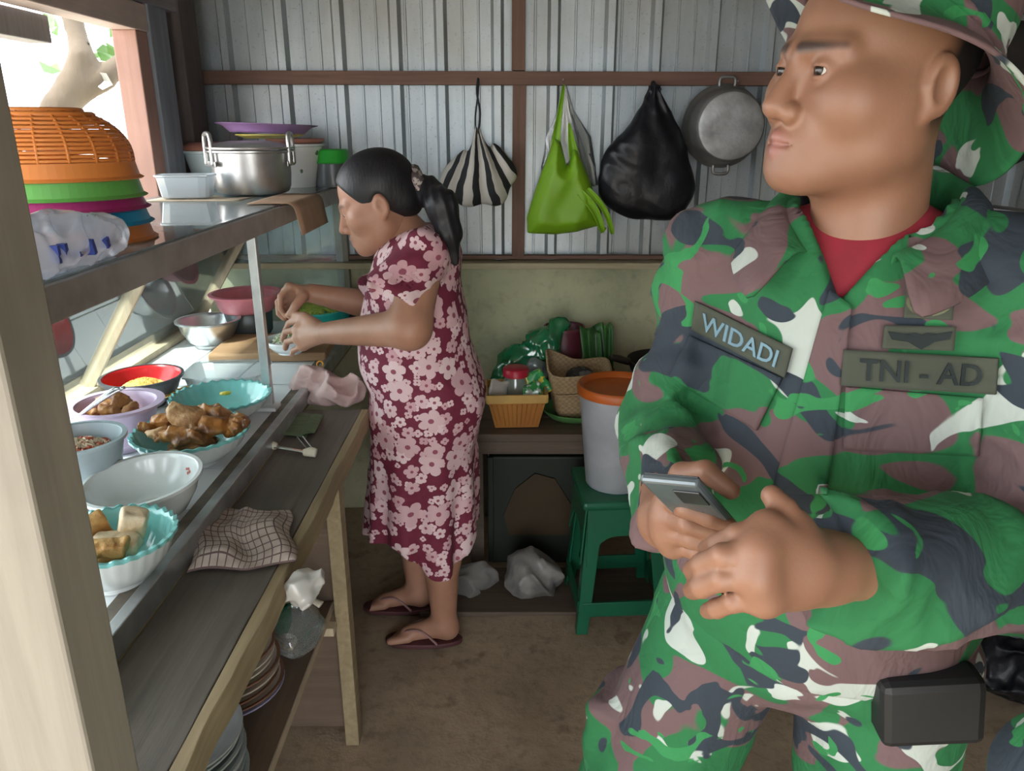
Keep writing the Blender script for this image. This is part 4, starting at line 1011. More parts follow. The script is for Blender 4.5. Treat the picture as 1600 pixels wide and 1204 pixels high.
m_pk = [M('silver_green_packet', (.55, .62, .55), .25, .3, (.05, .3, .08), 30, lo=.5, hi=.55), M('white_packet', (.62, .60, .55), .3, 0, (.5, .45, .4), 15), M('yellow_green_packet', (.70, .62, .06), .3, 0, (.03, .35, .10), 35, lo=.48, hi=.5)]
for i, (dx, dy, dz, rt, lb) in enumerate(((-.06, -.03, .115, (1.2, .3, .4), 'pale crinkled packet leaning at the left of the orange basket'), (.055, -.035, .105, (1.1, -.3, -.3), 'white foil packet at the right of the orange basket'), (.075, .01, .135, (1.3, -.5, .2), 'yellow and green packet standing at the right of the orange basket'))):
    fn = lambda X, Y, Z, i=i: rbox((X, Y, Z), (0, 0, 0), (.034, .045, .008), .006) + .006 * np.abs(wob((X, Y, Z), 90, i)) - .002
    o = sd_obj('food_packet', fn, (-.05, -.06, -.02), (.05, .06, .02), .004, m_pk[(1, 0, 2)[i]], loc=(obx + dx, oby + dy, GZ + dz), rot=rt); tag(o, lb, 'packet', 'packets in the orange basket')
fn = lambda X, Y, Z: ell((X, Y, Z), (0, 0, 0), (.045, .04, .05)) + .014 * np.abs(wob((X, Y, Z), 60, 33)) - .004
cq = PY(836, 572, 2.62)
o = sd_obj('clear_bundle', fn, (-.07, -.07, -.08), (.07, .07, .08), .005, film('bluish_clear_film', (.75, .85, .92), .4, .15, .3), loc=(cq.x, 2.62, cq.z - .02)); tag(o, 'bluish clear plastic bundle between the jar and woven basket', 'bag')
def weave_mat(name, c1, c2):
    m, N, L, b = NT(name); b.inputs['Roughness'].default_value = .7
    ck_ = N.new('ShaderNodeTexChecker'); ck_.inputs['Scale'].default_value = 95; L.new(coord(N, L, (1, 1, 1.2)), ck_.inputs[0])
    n = noise(N, L, coord(N, L), 20, 4)
    a = mixc(N, L, ck_.outputs['Fac'], c1, c2); L.new(mixc(N, L, math_(N, L, 'MULTIPLY', n.outputs[0], .5), a, tuple(x * .5 for x in c1)), b.inputs['Base Color'])
    bump(N, L, b, ck_.outputs['Fac'], .5, .002); return m
m_wv = weave_mat('woven_bamboo', (.52, .38, .22), (.38, .26, .14))
def woven(name, label, c, sx, sy, h, rz, sag=0, tilt=(0, 0)):
    t = thing(name, c, label=label, cat='basket', group='woven baskets on the low bench', rot=(tilt[0], tilt[1], rz))
    n = 48; v, f = [], []
    def ring(k, z, sg=0):
        for i in range(n):
            a = 2 * math.pi * i / n; cx, sn = math.cos(a), math.sin(a); q_ = (abs(cx) ** 5 + abs(sn) ** 5) ** (-1 / 5)
            v.append((sx * k * q_ * cx, sy * k * q_ * sn, z + sg * math.cos(2 * a + .6) + sg * .5 * math.sin(3 * a)))
    for k, z, sg in ((.80, 0, 0), (.86, h * .3, sag * .3), (.95, h * .7, sag * .7), (1.0, h, sag), (.985, h + .004, sag), (.95, h * .98, sag), (.90, h * .6, sag * .6), (.80, .008, 0)): ring(k, z, sg)
    for j in range(7):
        for i in range(n): f.append((j * n + i, j * n + (i + 1) % n, (j + 1) * n + (i + 1) % n, (j + 1) * n + i))
    f.append(tuple(range(n))[::-1]); f.append(tuple(7 * n + i for i in range(n)))
    mk('woven_wall', v, f, m_wv, t, smooth=True)
    pts = [v[3 * n + i] for i in range(0, n, 2)]
    tube('rim_band', pts, .0045, m_wv, t, seg=6, cyclic=True)
    return t
wq = PZ(900, 660, GZ)
wx, wy = wq.x, 2.545
gp = thing('green_plate', (wx + .0, wy, GZ), label='green plastic plate under the woven baskets', cat='plate')
lathe('plate', shell([(0, 0), (.09, 0), (.098, .008), (.115, .028)], .003), M('dull_green_plastic', (.12, .32, .10), .45), gp)
woven('woven_basket', 'lower woven bamboo basket standing on the green plate', (wx + .002, wy, GZ + .0125), .088, .08, .09, R(8), .004)
woven('woven_basket', 'upper woven bamboo basket with a sagging open rim', (wx - .002, wy + .005, GZ + .092), .108, .095, .095, R(4), .016, (R(6), R(5)))
o = lump('dark_bundle', 'small dark bundle lying in the upper woven basket', 'bundle', (wx + .01, wy + .0, GZ + .145), (.045, .035, .03), M('dark_cloth', (.05, .045, .045), .7, 0, (.25, .25, .24), 25, lo=.5, hi=.6), 91, .5)
m_gfilm = film('emerald_film', (.02, .55, .22), .55, .15, .4, .5)
def egb_fn(X, Y, Z):
    p = (X, Y, Z); a, b__, c_ = PY(800, 570, 2.71), PY(850, 528, 2.72), PY(877, 505, 2.72)
    d = sU([ell(p, (a.x + .02, 2.72, a.z - .045), (.10, .065, .075)), cap(p, (a.x + .02, 2.73, a.z), b__, .06, .04), cap(p, b__, c_, .035, .028), ball(p, PY(850, 546, 2.71), .045)], .04)
    return smax(d + .020 * np.abs(wob(p, 34, 17)) + .012 * np.abs(wob(p, 75, 18)) - .014, Y - 2.85, .01)
o = sd_obj('green_film_bag', egb_fn, (-.2, 2.6, GZ - .02), (.32, 2.86, 1.0), .007, m_gfilm); tag(o, 'emerald green translucent plastic bag leaning on the plaster wall', 'bag')
mr = thing('maroon_bowl', (.195, 2.785, GZ), label='dark maroon tub standing behind the woven baskets', cat='tub')
lathe('tub_wall', shell([(0, 0), (.062, 0), (.066, .01), (.072, .255)], .004), M('maroon_plastic', (.13, .02, .04), .45), mr)
lathe('tub_rim', [(.070, .252), (.077, .254), (.077, .262), (.070, .263)], M('maroon_rim', (.16, .03, .05), .45), mr)
m_leafd = M('dark_green_leaf', (.03, .10, .03), .4, 0, (.06, .20, .05), 8, stretch=(6, 6, .5)); m_leafl = M('fresh_green_leaf', (.10, .34, .06), .4, 0, (.06, .24, .04), 8, stretch=(6, 6, .5))
for i, (x0, x1, xt0, xt1, yt, yb, mt, lb) in enumerate(((915, 950, 905, 942, 508, 590, m_leafd, 'dark folded banana leaf at the left of the upright bundle'), (936, 948, 932, 948, 512, 592, m_leafl, 'bright green leaf in the middle of the upright bundle'), (945, 958, 946, 958, 508, 600, m_leafd, 'narrow dark leaf at the right of the upright bundle'), (925, 945, 918, 938, 516, 598, m_leafd, 'dark leaf at the front of the upright bundle'))):
    Yl = 2.70 - .012 * i
    def lf_(u, w, a=(x0, x1, xt0, xt1, yt, yb), Yl=Yl, i=i):
        x_ = (a[0] + (a[1] - a[0]) * u) * (1 - w) + (a[2] + (a[3] - a[2]) * u) * w; y_ = a[5] + (a[4] - a[5]) * w + 5 * math.sin(u * 5 + i) * w
        q_ = PY(x_, y_, Yl + .02 * math.sin(u * 3.14) + .03 * w); return tuple(q_)
    tag(sheetm('upright_leaf', lf_, 6, 8, mt, solid=.002), lb, 'leaf', 'upright leaves on the low bench')
lh = thing('leaf_holder', (.325, 2.70, GZ), label='brown pot holding the upright leaves', cat='pot')
lathe('pot_wall', shell([(0, 0), (.042, 0), (.046, .01), (.052, .12)], .004), M('brown_clay', (.25, .15, .10), .7), lh)
fp = thing('frying_pan', (.55, 2.66, GZ), label='dark frying pan with its handle showing behind the soldier', cat='pan')
lathe('pan_body', shell([(0, .12), (.10, .12), (.12, .13), (.135, .17)], .004), m_soot, fp)
lathe('pan_stand', [(.07, 0), (.08, 0), (.08, .119), (.07, .119)], M('tan_pot_clay', (.36, .25, .18), .7), fp)
tube('handle', [(-.13, -.02, .165), (-.17, -.03, .18), (-.20, -.04, .19)], [.012, .014, .010], m_soot, fp, res=4)
# under the low bench
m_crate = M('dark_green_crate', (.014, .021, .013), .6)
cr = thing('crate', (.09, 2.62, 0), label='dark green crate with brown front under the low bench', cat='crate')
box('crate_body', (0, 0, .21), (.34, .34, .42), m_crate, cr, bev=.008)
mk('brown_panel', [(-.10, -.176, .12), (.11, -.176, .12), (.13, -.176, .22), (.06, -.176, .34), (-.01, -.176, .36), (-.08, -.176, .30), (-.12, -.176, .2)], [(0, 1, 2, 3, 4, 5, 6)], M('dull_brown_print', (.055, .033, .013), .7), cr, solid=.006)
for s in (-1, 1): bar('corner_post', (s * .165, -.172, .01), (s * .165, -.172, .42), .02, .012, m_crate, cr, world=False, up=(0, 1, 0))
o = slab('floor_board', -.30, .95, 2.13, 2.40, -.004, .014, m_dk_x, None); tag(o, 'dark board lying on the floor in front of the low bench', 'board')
m_scrap = film('grey_clear_film', (.60, .58, .56), .5, .15, .35)
def heap(name, label, x, y, r, seed, z=.0, mat=None, dz=0):
    q_ = PZ(x, y, z); fn = lambda X, Y, Z: smax(ell((X, Y, Z), (0, 0, r[2] * .8), r) + .030 * np.abs(wob((X, Y, Z), 34, seed)) + .014 * np.abs(wob((X, Y, Z), 75, seed + 1)) - .014, -Z, .004)
    o_ = sd_obj(name, fn, (-r[0] - .03, -r[1] - .03, -.005), (r[0] + .03, r[1] + .03, r[2] * 2.1), .006, mat or m_scrap, loc=(q_.x, q_.y, z + .002)); return tag(o_, label, 'bag')
heap('clear_bag', 'crumpled clear plastic bag on the floor under the low bench', 832, 925, (.10, .075, .085), 41, .014, M('grey_bag_film', (.42, .40, .38), .3, 0, (.22, .21, .20), 14, lo=.4, hi=.6, trans=.25))
heap('clear_bag', 'small crumpled clear bag on the floor behind her leg', 742, 925, (.075, .05, .06), 57, .014)
# stool with white bin
m_stool = M('green_stool_plastic', (.009, .15, .075), .35, 0, (.009, .125, .062), 5)
SX, SY = .335, 2.185
st = thing('plastic_stool', (SX, SY, 0), rz=R(4), label='green plastic stool carrying the white bin', cat='stool')
def leg(sx, sy):
    a, b__ = .115, .145; v = []
    for (k, z, w) in ((a, .42, .05), (b__, .0, .036)):
        for (i, j) in ((0, 0), (-1, 0), (-1, -.16), (-.16, -.16), (-.16, -1), (0, -1)): v.append((sx * (k + i * w), sy * (k + j * w), z))
    f = [(0, 1, 7, 6), (1, 2, 8, 7), (2, 3, 9, 8), (3, 4, 10, 9), (4, 5, 11, 10), (5, 0, 6, 11), (0, 1, 2, 3), (0, 3, 4, 5), (6, 7, 8, 9), (6, 9, 10, 11)]
    mk('leg', v, f, m_stool, st, bev=.003)
for sx in (-1, 1):
    for sy in (-1, 1): leg(sx, sy)
box('seat', (0, 0, .435), (.27, .27, .03), m_stool, st, bev=.012)
for k in range(4):
    a = k * math.pi / 2; c_, s_ = math.cos(a), math.sin(a)
    def rot2(x, y): return (c_ * x - s_ * y, s_ * x + c_ * y)
    v, f = [], []; n = 16
    for i in range(n + 1):
        u = i / n; x = -.118 + .236 * u; arch = .335 - .10 * (abs(2 * u - 1) ** 3.5)
        for z in (.425, arch):
            for y in (-.123 - (.43 - z) * .07, -.118 - (.43 - z) * .07): X_, Y_ = rot2(x, y); v.append((X_, Y_, z))
    for i in range(n):
        b0 = i * 4
        for (p_, q_) in ((0, 1), (1, 3), (3, 2), (2, 0)): f.append((b0 + p_, b0 + q_, b0 + 4 + q_, b0 + 4 + p_))
    f += [(0, 2, 3, 1), (n * 4, n * 4 + 1, n * 4 + 3, n * 4 + 2)]
    mk('apron', v, f, m_stool, st)
    x0, y0 = rot2(-.128, -.136); x1, y1 = rot2(.128, -.136)
    bar('stretcher', (x0, y0, .085), (x1, y1, .085), .010, .05, m_stool, st, world=False)
bn = thing('white_bin', (SX - .015, SY, .4505), label='tall white plastic bin with orange lid on the green stool', cat='bin')
m_bin = M('milky_white_plastic', (.50, .53, .58), .4, sub=.1)
lathe('bin_wall', [(0, 0), (.085, 0), (.09, .006), (.118, .30), (.116, .302)], m_bin, bn, seg=48)
lathe('lid', [(.112, .296), (.124, .298), (.126, .318), (.120, .326), (.112, .324), (.105, .31), (0, .308)], M('orange_lid_plastic', (.62, .14, .02), .4), bn, seg=48)
# right-hand side behind the soldier: cooking pot on a table, black bag on the floor
ct = thing('cook_table', (1.45, 2.4, 0), label='rough wooden table behind the soldier carrying a big pot', cat='table')
box('table_top', (1.45, 2.40, .90), (.9, .7, .03), m_dk_x, ct, world=True)
for x in (1.05, 1.85):
    for y in (2.1, 2.7): bar('leg', (x, y, 0), (x, y, .885), .05, .05, m_dk_x, ct, up=(0, 1, 0))
bp = thing('big_pot', (1.29, 2.40, .916), label='wide aluminium pot seen over his shoulder', cat='pot')
lathe('pot_body', shell([(0, 0), (.20, 0), (.225, .015), (.23, .345), (.262, .35)], .003), m_pot, bp, seg=56)
for s in (-1, 1): tube('handle', [(s * .231, -.05, .26), (s * .27, -.04, .27), (s * .27, .04, .27), (s * .231, .05, .26)], .008, m_pot, bp, seg=8, res=4)
hq = PZ(1585, 1010, .12)
heap('black_sack', 'black plastic sack lying on the floor at the right edge', 1600, 1075, (.17, .15, .12), 51, 0, m_black)
# ------------------------------------------------------------------ people
def skin_mat(name, c, c2, hair=(.012, .011, .012), lip=(.30, .125, .11)):
    m, N, L, b = NT(name); b.inputs['Roughness'].default_value = .48
    b.inputs['Subsurface Weight'].default_value = .12; b.inputs['Subsurface Radius'].default_value = (.012, .005, .003); b.inputs['Subsurface Scale'].default_value = 1
    n = noise(N, L, coord(N, L), 14, 4); base = ramp(N, L, n.outputs[0], [(.35, c), (.7, c2)]).outputs[0]
    def attr(k): a = N.new('ShaderNodeAttribute'); a.attribute_name = k; return a.outputs['Fac']
    col = mixc(N, L, attr('lipm'), base, lip); col = mixc(N, L, attr('hairm'), col, hair)
    L.new(col, b.inputs['Base Color'])
    n2 = noise(N, L, coord(N, L), 260, 2); bump(N, L, b, n2.outputs[0], .06, .002); return m
def camo_mat():
    m, N, L, b = NT('woodland_camouflage_cloth'); b.inputs['Roughness'].default_value = .85
    v = coord(N, L, (1.0, 1.0, 1.35))
    def off(o): mp = N.new('ShaderNodeMapping'); mp.inputs['Location'].default_value = o; L.new(v, mp.inputs['Vector']); return mp.outputs[0]
    def blob(o, s, lo, dist=.9, det=1.6): return ramp(N, L, noise(N, L, off(o), s, det, .45, dist).outputs[0], [(lo, (0, 0, 0)), (lo + .006, (1, 1, 1))]).outputs[0]
    col = mixc(N, L, blob((1.3, .2, 2.1), 6.6, .505), (.014, .135, .042), (.125, .074, .076))
    col = mixc(N, L, blob((4.1, 1.7, .3), 8.8, .612, 1.3), col, (.40, .44, .40))
    col = mixc(N, L, blob((7.7, 3.1, 5.2), 7.6, .585, 1.4), col, (.022, .032, .045))
    col = mixc(N, L, blob((2.2, 8.1, 1.2), 12, .64, 1.2), col, (.025, .20, .06))
    L.new(col, b.inputs['Base Color'])
    w = noise(N, L, coord(N, L, (1, 1, .6)), 17, 3, .55, 1.2); bump(N, L, b, w.outputs[0], .55, .012); return m
m_skin_m = skin_mat('tan_skin', (.27, .135, .083), (.225, .108, .065)); m_skin_w = skin_mat('warm_tan_skin', (.43, .225, .15), (.36, .18, .115))
m_camo = camo_mat()
m_hair = M('black_hair', (.006, .006, .009), .5, 0, (.011, .011, .014), 60, stretch=(1, 1, .2), bmp=.15, bscale=150)
m_eye = M('eye_white', (.50, .47, .44), .25); m_iris = M('dark_iris', (.02, .012, .008), .15)
def head_fn(p, f=0.0):
    x, y, z = p; ax = np.abs(x); pm = (ax, y, z)
    d = ell(p, (0, .010, .034), (.077, .098, .087))
    d = smin(d, ell(p, (0, -.034, -.042), (.061, .056, .078)), .035)
    d = smin(d, cap(pm, (.052, .002, -.060), (.018, -.070, -.097), .027 - .003 * f, .021), .03)
    d = smin(d, cap(pm, (.048, -.050, -.024), (.055, -.012, -.018), .0215, .0185), .035); d = smin(d, cap(pm, (.046, -.028, -.035), (.044, -.022, -.066), .025, .025), .035)
    d = smin(d, ball(p, (0, -.081, -.100), .019 - .002 * f), .02)
    d = smin(d, ball(pm, (.046, -.058, -.026), .025), .025)
    d = smin(d, cap(pm, (.008, -.090, .017), (.044, -.072, .019), .0105 - .002 * f, .010), .014)
    d = smax(d, -ell(pm, (.032, -.108, -.003), (.020, .021, .013)), .012)
    d = smin(d, ell(p, (0, -.074, -.070), (.034, .024, .027)), .02)
    d = smin(d, cap(p, (0, -.090, .006), (0, -.109, -.036), .0075, .0125), .012)
    d = smin(d, ball(pm, (.013, -.098, -.042), .0100), .007)
    d = smax(d, -ball(pm, (.0075, -.110, -.0525), .0045), .003)
    d = smin(d, cap(pm, (0, -.0985, -.0650), (.028, -.0805, -.0715), .0078, .004), .005)
    d = smin(d, cap(pm, (0, -.0965, -.0790), (.025, -.081, -.0755), .0088, .004), .005)
    d = smax(d, -cap(pm, (0, -.1065, -.0720), (.030, -.0865, -.0728), .0017), .003)
    lid = np.maximum(ball(pm, (.032, -.078, 0), .0150), -ell(pm, (.0325, -.095, -.0015), (.0140, .013, .0044)))
    d = smin(d, lid, .004)
    e = ell(pm, (.081, .014, -.008), (.0105, .0185, .030)); e = smax(e, -ell(pm, (.092, .011, -.008), (.0085, .011, .019)), .004)
    e = smin(e, ball(pm, (.077, .004, -.036), .008), .008); e = smin(e, ball(pm, (.079, .0, -.010), .006), .005)
    d = smin(d, e, .006)
    d = smin(d, cap(p, (0, .022, -.06), (0, .040, -.215), .056 - .008 * f, .064 - .010 * f), .03)
    return d
sst = lambda a, b, v: np.clip((v - a) / (b - a), 0, 1)
lip_mask = lambda x, y, z: sst(.004, -.001, np.minimum(cap((np.abs(x), y, z), (0, -.0995, -.0655), (.028, -.082, -.0720), .0075, .0045), cap((np.abs(x), y, z), (0, -.0985, -.0785), (.025, -.0825, -.0755), .0085, .0045)))
def brow_mask(x, y, z): return sst(.0050, -.0015, cap((np.abs(x), y, z * 1.25), (.013, -.099, .0255), (.050, -.0770, .0270), .0055, .0022)) * .85
def eyes(parent, T, gaze=(0, 0)):
    for s in (-1, 1):
        e = lathe('eye', [(0, -.0125)] + [(.0125 * math.sin(a), -.0125 * math.cos(a)) for a in np.linspace(.2, 2.94, 14)] + [(0, .0125)], m_eye, parent, seg=24)
        mw = T @ Matrix.Translation((s * .032, -.078, 0)) @ Matrix.Rotation(gaze[0], 4, 'Z') @ Matrix.Rotation(gaze[1], 4, 'X') @ Matrix.Rotation(R(90), 4, 'X')
        e.matrix_parent_inverse = W(parent).inverted(); l, r_, s_ = mw.decompose(); e.location = l; e.rotation_euler = r_.to_euler()
        lathe('iris', [(0, .0131), (.003, .0129), (.0074, .0107), (.007, .010), (0, .0105)], m_iris, e, seg=20)
def hand_fn(p, wrist, knuck, fingers, thumb, rw=.024, palm_r=.0135, fr=.0088):
    """wrist point; four knuckle points; per finger joints after the knuckle; thumb joints starting in the palm"""
    d = None
    for k in knuck:
        e = cap(p, wrist, k, rw * .62, palm_r); d = e if d is None else smin(d, e, .014)
    for i in range(3): d = smin(d, cap(p, knuck[i], knuck[i + 1], palm_r * .95), .010)
    fs = []
    for k, js, s in zip(knuck, fingers, (1.0, 1.04, 1.0, .88)):
        pts = [k] + list(js); rr = [fr * s * q for q in (1.12, 1.0, .95, .84)][:len(pts)]
        fs.append(chain(p, pts, rr, .003))
    f = fs[0]
    for g in fs[1:]: f = smin(f, g, .0012)
    d = smin(d, f, .005)
    return smin(d, chain(p, list(thumb), [.016, .0125, .0105, .0088][:len(thumb)], .004), .007)
def piece(fn, lo, hi, h): v, f = nets(fn, lo, hi, h); return v, f, {}
def bounds(pts, m): a = np.array([tuple(q) for q in pts]); return tuple(a.min(0) - m), tuple(a.max(0) + m)

# ================================================================== the soldier
SO = Vector((.39, .87, 0)); SR = R(-35)
sol = thing('person', SO, rz=SR, label='soldier in green and brown camouflage uniform and bush hat looking left, holding a phone', cat='person')
Sm = W(sol); Si = Sm.inverted()
loc = lambda w: Si @ Vector(w)
# joints (surveyed in the room, then taken into his own frame)
shR, elR, wrR = loc((.262, .965, 1.352)), loc((.205, .955, 1.13)), loc(Pt(1046, 812, .79))
shL, elL, wrL = loc((.525, .785, 1.352)), loc((.535, .665, 1.095)), loc(Pt(1312, 886, .640))
HT = Matrix.Translation((.375, .861, 1.551)) @ Matrix.Rotation(R(-75), 4, 'Z') @ Matrix.Rotation(R(-3), 4, 'X') @ Matrix.Rotation(R(3), 4, 'Y')
nb = loc(HT @ Vector((0, .040, -.19)))
def torso_fn(p, g=0.0):
    d = ell(p, (0, .0, 1.20), (.178 + g, .122 + g, .20))
    d = smin(d, cap(p, (-.135, .012, 1.345), (.135, .012, 1.345), .058 + g), .06)
    d = smin(d, cap(p, (-.10, .015, 1.365), (nb.x, nb.y + .01, 1.40), .045 + g, .050 + g), .04)
    d = smin(d, cap(p, (.10, .015, 1.365), (nb.x, nb.y + .01, 1.40), .045 + g, .050 + g), .04)
    return smin(d, ell(p, (0, -.005, .98), (.196 + g, .150 + g, .20)), .07)
def sleeves_fn(p):
    a = chain(p, [shR, elR], [.066, .060], .03); a = smin(a, cap(p, elR, wrR, .060, .046), .02)
    b_ = chain(p, [shL, elL], [.068, .064], .03); b_ = smin(b_, cap(p, elL, wrL, .066, .058), .02)
    da = cap(p, elR, elR, .09); db = cap(p, elL, elL, .09)
    cut = lambda d, e, w: smax(d, ((p[0] - w.x) * (w - e).normalized().x + (p[1] - w.y) * (w - e).normalized().y + (p[2] - w.z) * (w - e).normalized().z) + .004, .004)
    return cut(a, elR, wrR), cut(b_, elL, wrL)
def jacket_fn(X, Y, Z):
    p = (X, Y, Z); t = torso_fn(p); a, b_ = sleeves_fn(p)
    fold = .007 * np.abs(wob((X, Y, Z * .7), 30, 71)) + .005 * wob((X, Y, Z), 22, 72)
    fs = .018 * np.abs(wob((X * .6, Y * .6, Z * 1.6), 30, 73)) + .006 * np.abs(wob((X, Y, Z * 1.4), 62, 75)) + .004 * wob(p, 30, 74)
    d = smin(smin(t + fold - .004, a + fs - .008, .018), b_ + fs - .008, .018)
    d = smax(d, .872 + .010 * wob((X, Y, 0), 20, 3) - Z, .006)
    d = np.maximum(d, -cap(p, (nb.x, nb.y, 1.30), (nb.x, nb.y, 1.6), .074, .080))
    xv = X - nb.x
    wedge = np.maximum(np.abs(xv) - (Z - 1.326) * .62, Y - nb.y)
    return smax(d, -wedge, .004)
sd_obj('jacket', jacket_fn, (-.42, -.46, .84), (.40, .24, 1.47), .0055, m_camo, sol, relax=1)
def shirt_fn(X, Y, Z):
    p = (X, Y, Z); d = torso_fn(p, -.016)
    d = smin(d, cap(p, (nb.x, nb.y, 1.30), (nb.x, nb.y - .004, 1.350), .078, .066), .02)
    d = smin(d, np.sqrt((np.sqrt((X - nb.x) ** 2 + (Y - nb.y + .004) ** 2) - .064) ** 2 + ((Z - 1.366 + .25 * (nb.y - Y) * .8)) ** 2) - .0085, .004)
    return smax(d, 1.20 - Z, .01)
sd_obj('t_shirt', shirt_fn, (-.22, -.2, 1.18), (.22, .2, 1.45), .006, M('maroon_tshirt', (.26, .012, .028), .85, 0, (.2, .01, .02), 20), sol)
# skin: head and neck, both hands, and the body under the clothes, one mesh
def sface(X, Y, Z): return head_fn((X, Y, Z))
LHI = np.array(Si @ HT)
def hair_m(x, y, z):
    h = sst(.012, .034, y - .10 * (z - .02)) * sst(-.055, -.03, z) * sst(.083, .074, np.abs(x) + 0 * y)
    up = sst(.052, .066, z + .45 * np.maximum(y, -.2)) * sst(-.055, -.035, y)
    return np.clip(np.maximum(np.maximum(h, up), brow_mask(x, y, z)), 0, 1)
# right hand under the phone
A_, B_, C_ = Pt(1004, 744, .650), Pt(1092, 752, .620), Pt(1192, 850, .712)
ph_w = (B_ - A_); PW, PL = ph_w.length * 1.05, (C_ - B_).length * 1.12; ph_l = (C_ - B_); ph_w.normalize(); ph_l = (ph_l - ph_w * ph_l.dot(ph_w)).normalized(); ph_n = ph_w.cross(ph_l).normalized()
phc = B_ - ph_w * PW / 2 + ph_l * PL / 2
rk = [loc(Pt(x, y, t)) for x, y, t in ((1046, 782, .735), (1040, 806, .738), (1042, 830, .742), (1052, 850, .748))]
rf = [[loc(Pt(*q)) for q in g] for g in (
    [(1072, 794, .684), (1108, 808, .679), (1138, 820, .680)], [(1074, 818, .704), (1118, 832, .701), (1156, 843, .698)],
    [(1080, 842, .714), (1122, 854, .708), (1158, 862, .706)], [(1088, 862, .726), (1122, 872, .722), (1148, 878, .722)])]
rt_ = [loc(Pt(*q)) for q in ((1046, 786, .775), (1066, 742, .745), (1102, 736, .722), (1142, 766, .712))]
def rh(X, Y, Z):
    p = (X, Y, Z); d = hand_fn(p, loc(Pt(1042, 812, .775)), rk, rf, rt_, .034, .0125, .0092)
    return smin(d, cap(p, loc(Pt(1042, 812, .775)), elR.lerp(wrR, .6), .027, .033), .012)
lo, hi = bounds(rk + sum(rf, []) + rt_ + [elR.lerp(wrR, .55)], .035); rh_piece = piece(rh, lo, hi, .0028)
lk = [loc(Pt(x, y, t)) for x, y, t in ((1200, 828, .590), (1184, 862, .580), (1182, 898, .578), (1194, 932, .585))]
lf2 = [[loc(Pt(*q)) for q in g] for g in (
    [(1152, 836, .594), (1122, 850, .612), (1104, 858, .634)], [(1130, 868, .582), (1098, 882, .602), (1082, 890, .626)],
    [(1128, 904, .582), (1096, 916, .600), (1082, 922, .624)], [(1146, 940, .590), (1120, 950, .608), (1106, 954, .628)])]
lt_ = [loc(Pt(*q)) for q in ((1264, 862, .618), (1242, 822, .605), (1224, 796, .602), (1206, 774, .610))]
def lh_f(X, Y, Z):
    p = (X, Y, Z); w = loc(Pt(1285, 886, .622)); d = hand_fn(p, w, lk, lf2, lt_, .034, .0145, .0094)
    d = smin(d, ell(p, loc(Pt(1235, 882, .604)), (.032, .022, .030)), .02)
    return smin(d, cap(p, w, elL.lerp(wrL, .6), .027, .030), .015)
lo, hi = bounds(lk + sum(lf2, []) + lt_ + [elL.lerp(wrL, .55)], .04); lh_piece = piece(lh_f, lo, hi, .0028)
hipc = Vector((0, .0, .90)); knR, anR = loc((.165, .90, .48)), loc((.150, .97, .09)); knL, anL = loc((.50, .83, .48)), loc((.51, .92, .09))
hpR, hpL = Vector((-.095, .0, .86)), Vector((.095, .0, .86))
def under(X, Y, Z):
    p = (X, Y, Z); d = torso_fn(p, -.03); d = smin(d, cap(p, (nb.x, nb.y, 1.34), (nb.x, nb.y, 1.42), .05), .02)
    for s, e, w in ((shR, elR, wrR), (shL, elL, wrL)): d = smin(d, chain(p, [s, e, e.lerp(w, .75)], [.045, .038, .030], .02), .02)
    for h_, k_, a_ in ((hpR, knR, anR), (hpL, knL, anL)): d = smin(d, chain(p, [h_, k_, a_], [.07, .05, .04], .02), .03)
    return d
lo, hi = bounds([shR, elR, wrR, shL, elL, wrL, knR, knL, anR, anL, (0, 0, 1.4)], .1); under_piece = piece(under, lo, hi, .012)
o = sd_obj('body', sface, (-.10, -.13, -.225), (.10, .125, .13), .0024, m_skin_m, sol, attrs={'hairm': hair_m, 'lipm': lambda x, y, z: lip_mask(x, y, z) * .8}, xf=LHI, relax=1, extra=[rh_piece, lh_piece, under_piece])
eyes(sol, HT, (R(2), 0))
# trousers, boots, pouch
def trouser_fn(X, Y, Z):
    p = (X, Y, Z); d = ell(p, (0, .0, .90), (.178, .135, .13))
    for h_, k_, a_ in ((hpR, knR, anR), (hpL, knL, anL)):
        d = smin(d, sU([cap(p, h_, k_, .108, .084), cap(p, k_, a_, .084, .072)], .02), .022)
    m1 = h_mid = hpR.lerp(knR, .62); d = smin(d, rbox(p, (m1.x - .075, m1.y, m1.z), (.03, .065, .085), .02), .015)
    f = .008 * np.abs(wob((X, Y, Z * .8), 26, 81)) + .005 * wob(p, 26, 82) + .006 * np.abs(wob((X * .7, Y * .7, Z * 1.5), 40, 83))
    return smax(d + f - .007, .12 - Z, .006)
lo, hi = bounds([knR, knL, anR, anL, (-.2, -.15, 1.0), (.2, .15, 1.0)], .13)
sd_obj('trousers', trouser_fn, (lo[0], lo[1], .10), (hi[0], hi[1], 1.04), .008, m_camo, sol)
for a_ in (anR, anL):
    def boot(X, Y, Z, a_=a_):
        p = (X, Y, Z); d = smin(cap(p, (a_.x, a_.y, .06), (a_.x, a_.y, .17), .05, .056), cap(p, (a_.x, a_.y - .02, .045), (a_.x, a_.y - .17, .035), .045, .040), .04)
        return smax(d, -Z + .004, .004)
    sd_obj('boot', boot, (a_.x - .08, a_.y - .24, 0), (a_.x + .08, a_.y + .08, .24), .007, M('black_boot_leather', (.015, .014, .014), .35), sol)
m_pouch = M('black_nylon', (.012, .012, .013), .55)
pq = loc(Pt(1448, 1098, .86)); pou = box('belt_pouch', (pq.x, pq.y, pq.z), (.11, .045, .085), m_pouch, sol, bev=.01, rot=(0, R(-8), R(30)))
